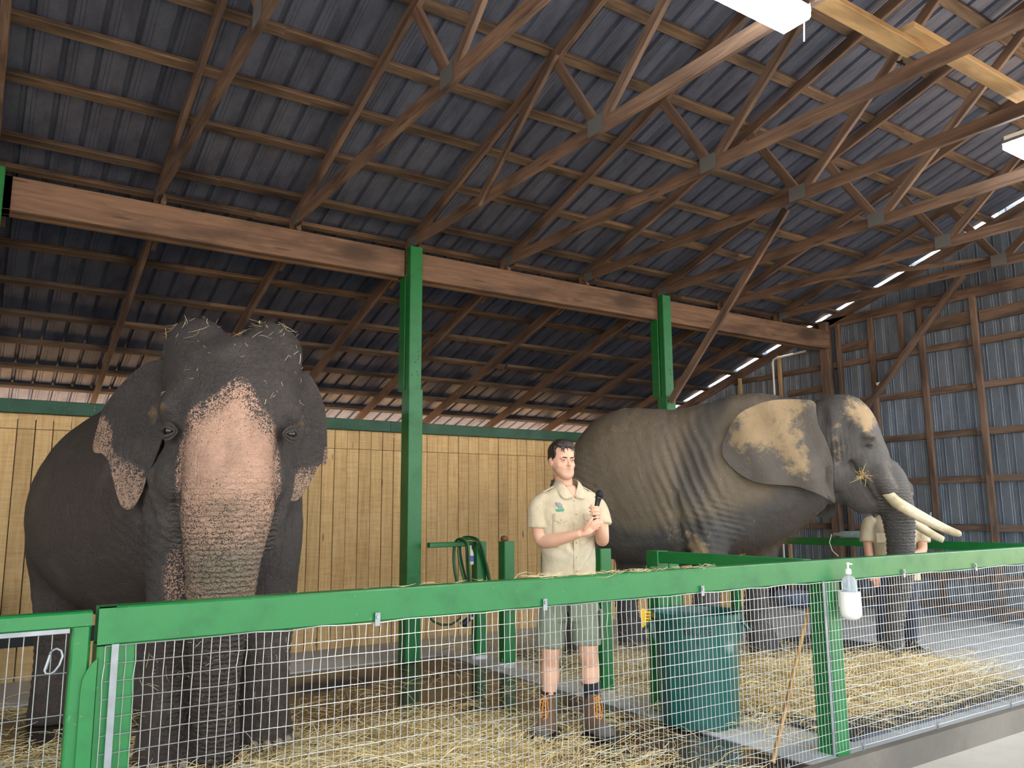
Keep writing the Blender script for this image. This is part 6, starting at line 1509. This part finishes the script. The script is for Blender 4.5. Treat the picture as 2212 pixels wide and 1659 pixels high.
hay(900, clipf(patches((X(3.3), X(6.75), 1.3, .28, 1), (X(3.9), X(6.7), .5, .3, .5), (X(5.9), X(2.9), 1.0, .12, .8), (X(3.85), X(3.3), .2, .5, .3)), onslab), lambda xy: np.full(len(xy), SLAB_Z), .006, .13, .5)
flush_hay('loose_hay', 'golden hay heaped and strewn over the far slab around the tusked elephant')
# near stall
gn1 = mound('hay_bed', 1.9, 3.95, 1.15, .58, .06, PIT_Z + .002, 'matted bed of hay on the stall floor before the speckled elephant', inpit, seed=5)
hay(13000, clipf(patches((1.95, 4.0, .62, .38, 1), (1.2, 4.1, .6, .45, .5), (2.7, 3.9, .45, .35, .18)), lambda q: inpit(q) & (clumps(q) | (RNG.uniform(0, 1, len(q)) < .25 + .6 * (q[:, 0] < 2.2)))), gn1, .03, .17, .60, .0026)
gs = lambda xy: np.full(len(xy), PIT_Z)
hay(5600, clipf(patches((2.6, 4.5, .75, .36, 1), (1.9, 5.0, .6, .30, .5), (.4, 5.6, .6, .6, .8), (3.3, 3.7, .4, .35, .45), (-.2, 6.3, .8, .5, .6), (2.9, 5.5, .6, .5, .16)), lambda q: inpit(q) & clumps(q)), gs, .022, .18, .55)
hay(2600, clipf(patches((-.1, 5.2, .7, .5, 1), (.3, 4.2, .45, .45, .9), (.8, 5.1, .3, .3, .4)), inpit), gs, .05, .17, .6)
flush_hay('loose_hay', 'golden hay heaped and strewn over the wet stall floor before the speckled elephant')
# hay lodged on things
def hay_line(name, n, x0, x1, y, z, label, lm=.07, sy=.03):
    P = np.stack([RNG.uniform(x0, x1, n) , RNG.normal(y, sy, n).clip(y - .035, y + .035), z + RNG.exponential(.003, n) + .002], 1)
    ang = RNG.normal(0, .7, n); D = np.stack([np.cos(ang), np.sin(ang), RNG.normal(0, .12, n)], 1); D /= np.linalg.norm(D, axis=1, keepdims=True)
    strands(P, D, np.clip(RNG.gamma(4, lm / 4, n), .02, .16), np.full(n, .0014), RNG.normal(0, .3, (n, 3)), np.clip(RNG.normal(.7, .2, n), 0, 1), name, label=label, cat='hay')
hay_line('hay_wisps', 90, X(1.86), X(2.5), FY, rz1, 'wisps of hay on top of the front railing before the person in shorts')
hay_line('hay_wisps', 50, X(2.45), X(2.95), FY, rz1, 'wisps of hay on top of the front railing before the corner posts')
hay_line('hay_wisps', 14, X(.9), X(1.7), FY, rz1, 'few pale hay stalks on top of the front railing before the taller green post', .05)
def hay_on(root, me, mask, n, label, lm=.06, off=.004):
    co = getco(me); no = getno(me); idx = RNG.choice(np.where(mask(co, no))[0], n); N = no[idx]; t = RNG.normal(0, 1, (n, 3)); t -= N * (t * N).sum(1)[:, None]; t += N * .35; t /= np.linalg.norm(t, axis=1, keepdims=True)
    strands(co[idx] + N * off, t, np.clip(RNG.gamma(4, lm / 4, n), .015, .16), np.full(n, .0015), RNG.normal(0, .35, (n, 3)), np.clip(RNG.normal(.8, .2, n), 0, 1), 'hay_wisps', label=label, parent=root)
hay_on(ele1, ele1_me, lambda c, n: (c[:, 2] > 2.38) & (c[:, 1] < 5.1), 60, 'hay stalks lying on the crown of the speckled elephant', .08, .012)
hay_on(ele1, ele1_me, lambda c, n: (c[:, 2] > 2.0) & (c[:, 1] < 4.7), 42, 'hay flecks clinging to the forehead of the speckled elephant', .035)
hay_on(ele1, ele1_me, lambda c, n: (c[:, 2] < .9) & (c[:, 2] > .25) & (c[:, 1] < 5.3), 130, 'hay stalks clinging to the legs and trunk of the speckled elephant', .06)
hay_on(ele2, ele2_me, lambda c, n: (c[:, 2] > 1.2), 70, 'fine hay flecks on the back of the tusked elephant', .022)
hay_on(ele2, ele2_me, lambda c, n: (c[:, 2] < .35), 90, 'hay stalks around the feet of the tusked elephant', .07)
# tuft held in the tusked elephant's mouth
c0 = np.array(AF(.885, -.235, 1.50)); n = 46; d0 = np.array(al) * -1.0
t_ = RNG.normal(0, .55, (n, 3)) + d0 * .8 + np.array((0, 0, .15)); t_ /= np.linalg.norm(t_, axis=1, keepdims=True); L_ = RNG.uniform(.06, .15, n)
strands(c0 + t_ * (L_ * .45)[:, None] + RNG.normal(0, .012, (n, 3)), t_, L_, np.full(n, .002), RNG.normal(0, .3, (n, 3)), np.clip(RNG.normal(.55, .15, n), 0, 1), 'hay_tuft', label='tuft of yellow hay held in the mouth of the tusked elephant', cat='hay')
# single long stalk caught on the mesh and small straws on the visitor side
P = np.stack([RNG.uniform(3.6, 6.5, 26), RNG.uniform(1.6, 2.85, 26), np.full(26, OUT_Z + .004)], 1); a_ = RNG.uniform(0, 6.28, 26); D = np.stack([np.cos(a_), np.sin(a_), a_ * 0], 1)
strands(P, D, RNG.uniform(.04, .10, 26), np.full(26, .0014), RNG.normal(0, .2, (26, 3)) * np.array((1, 1, .1)), RNG.uniform(.4, .9, 26), 'hay_wisps', label='stray hay stalks on the pale floor outside the front railing', cat='hay')
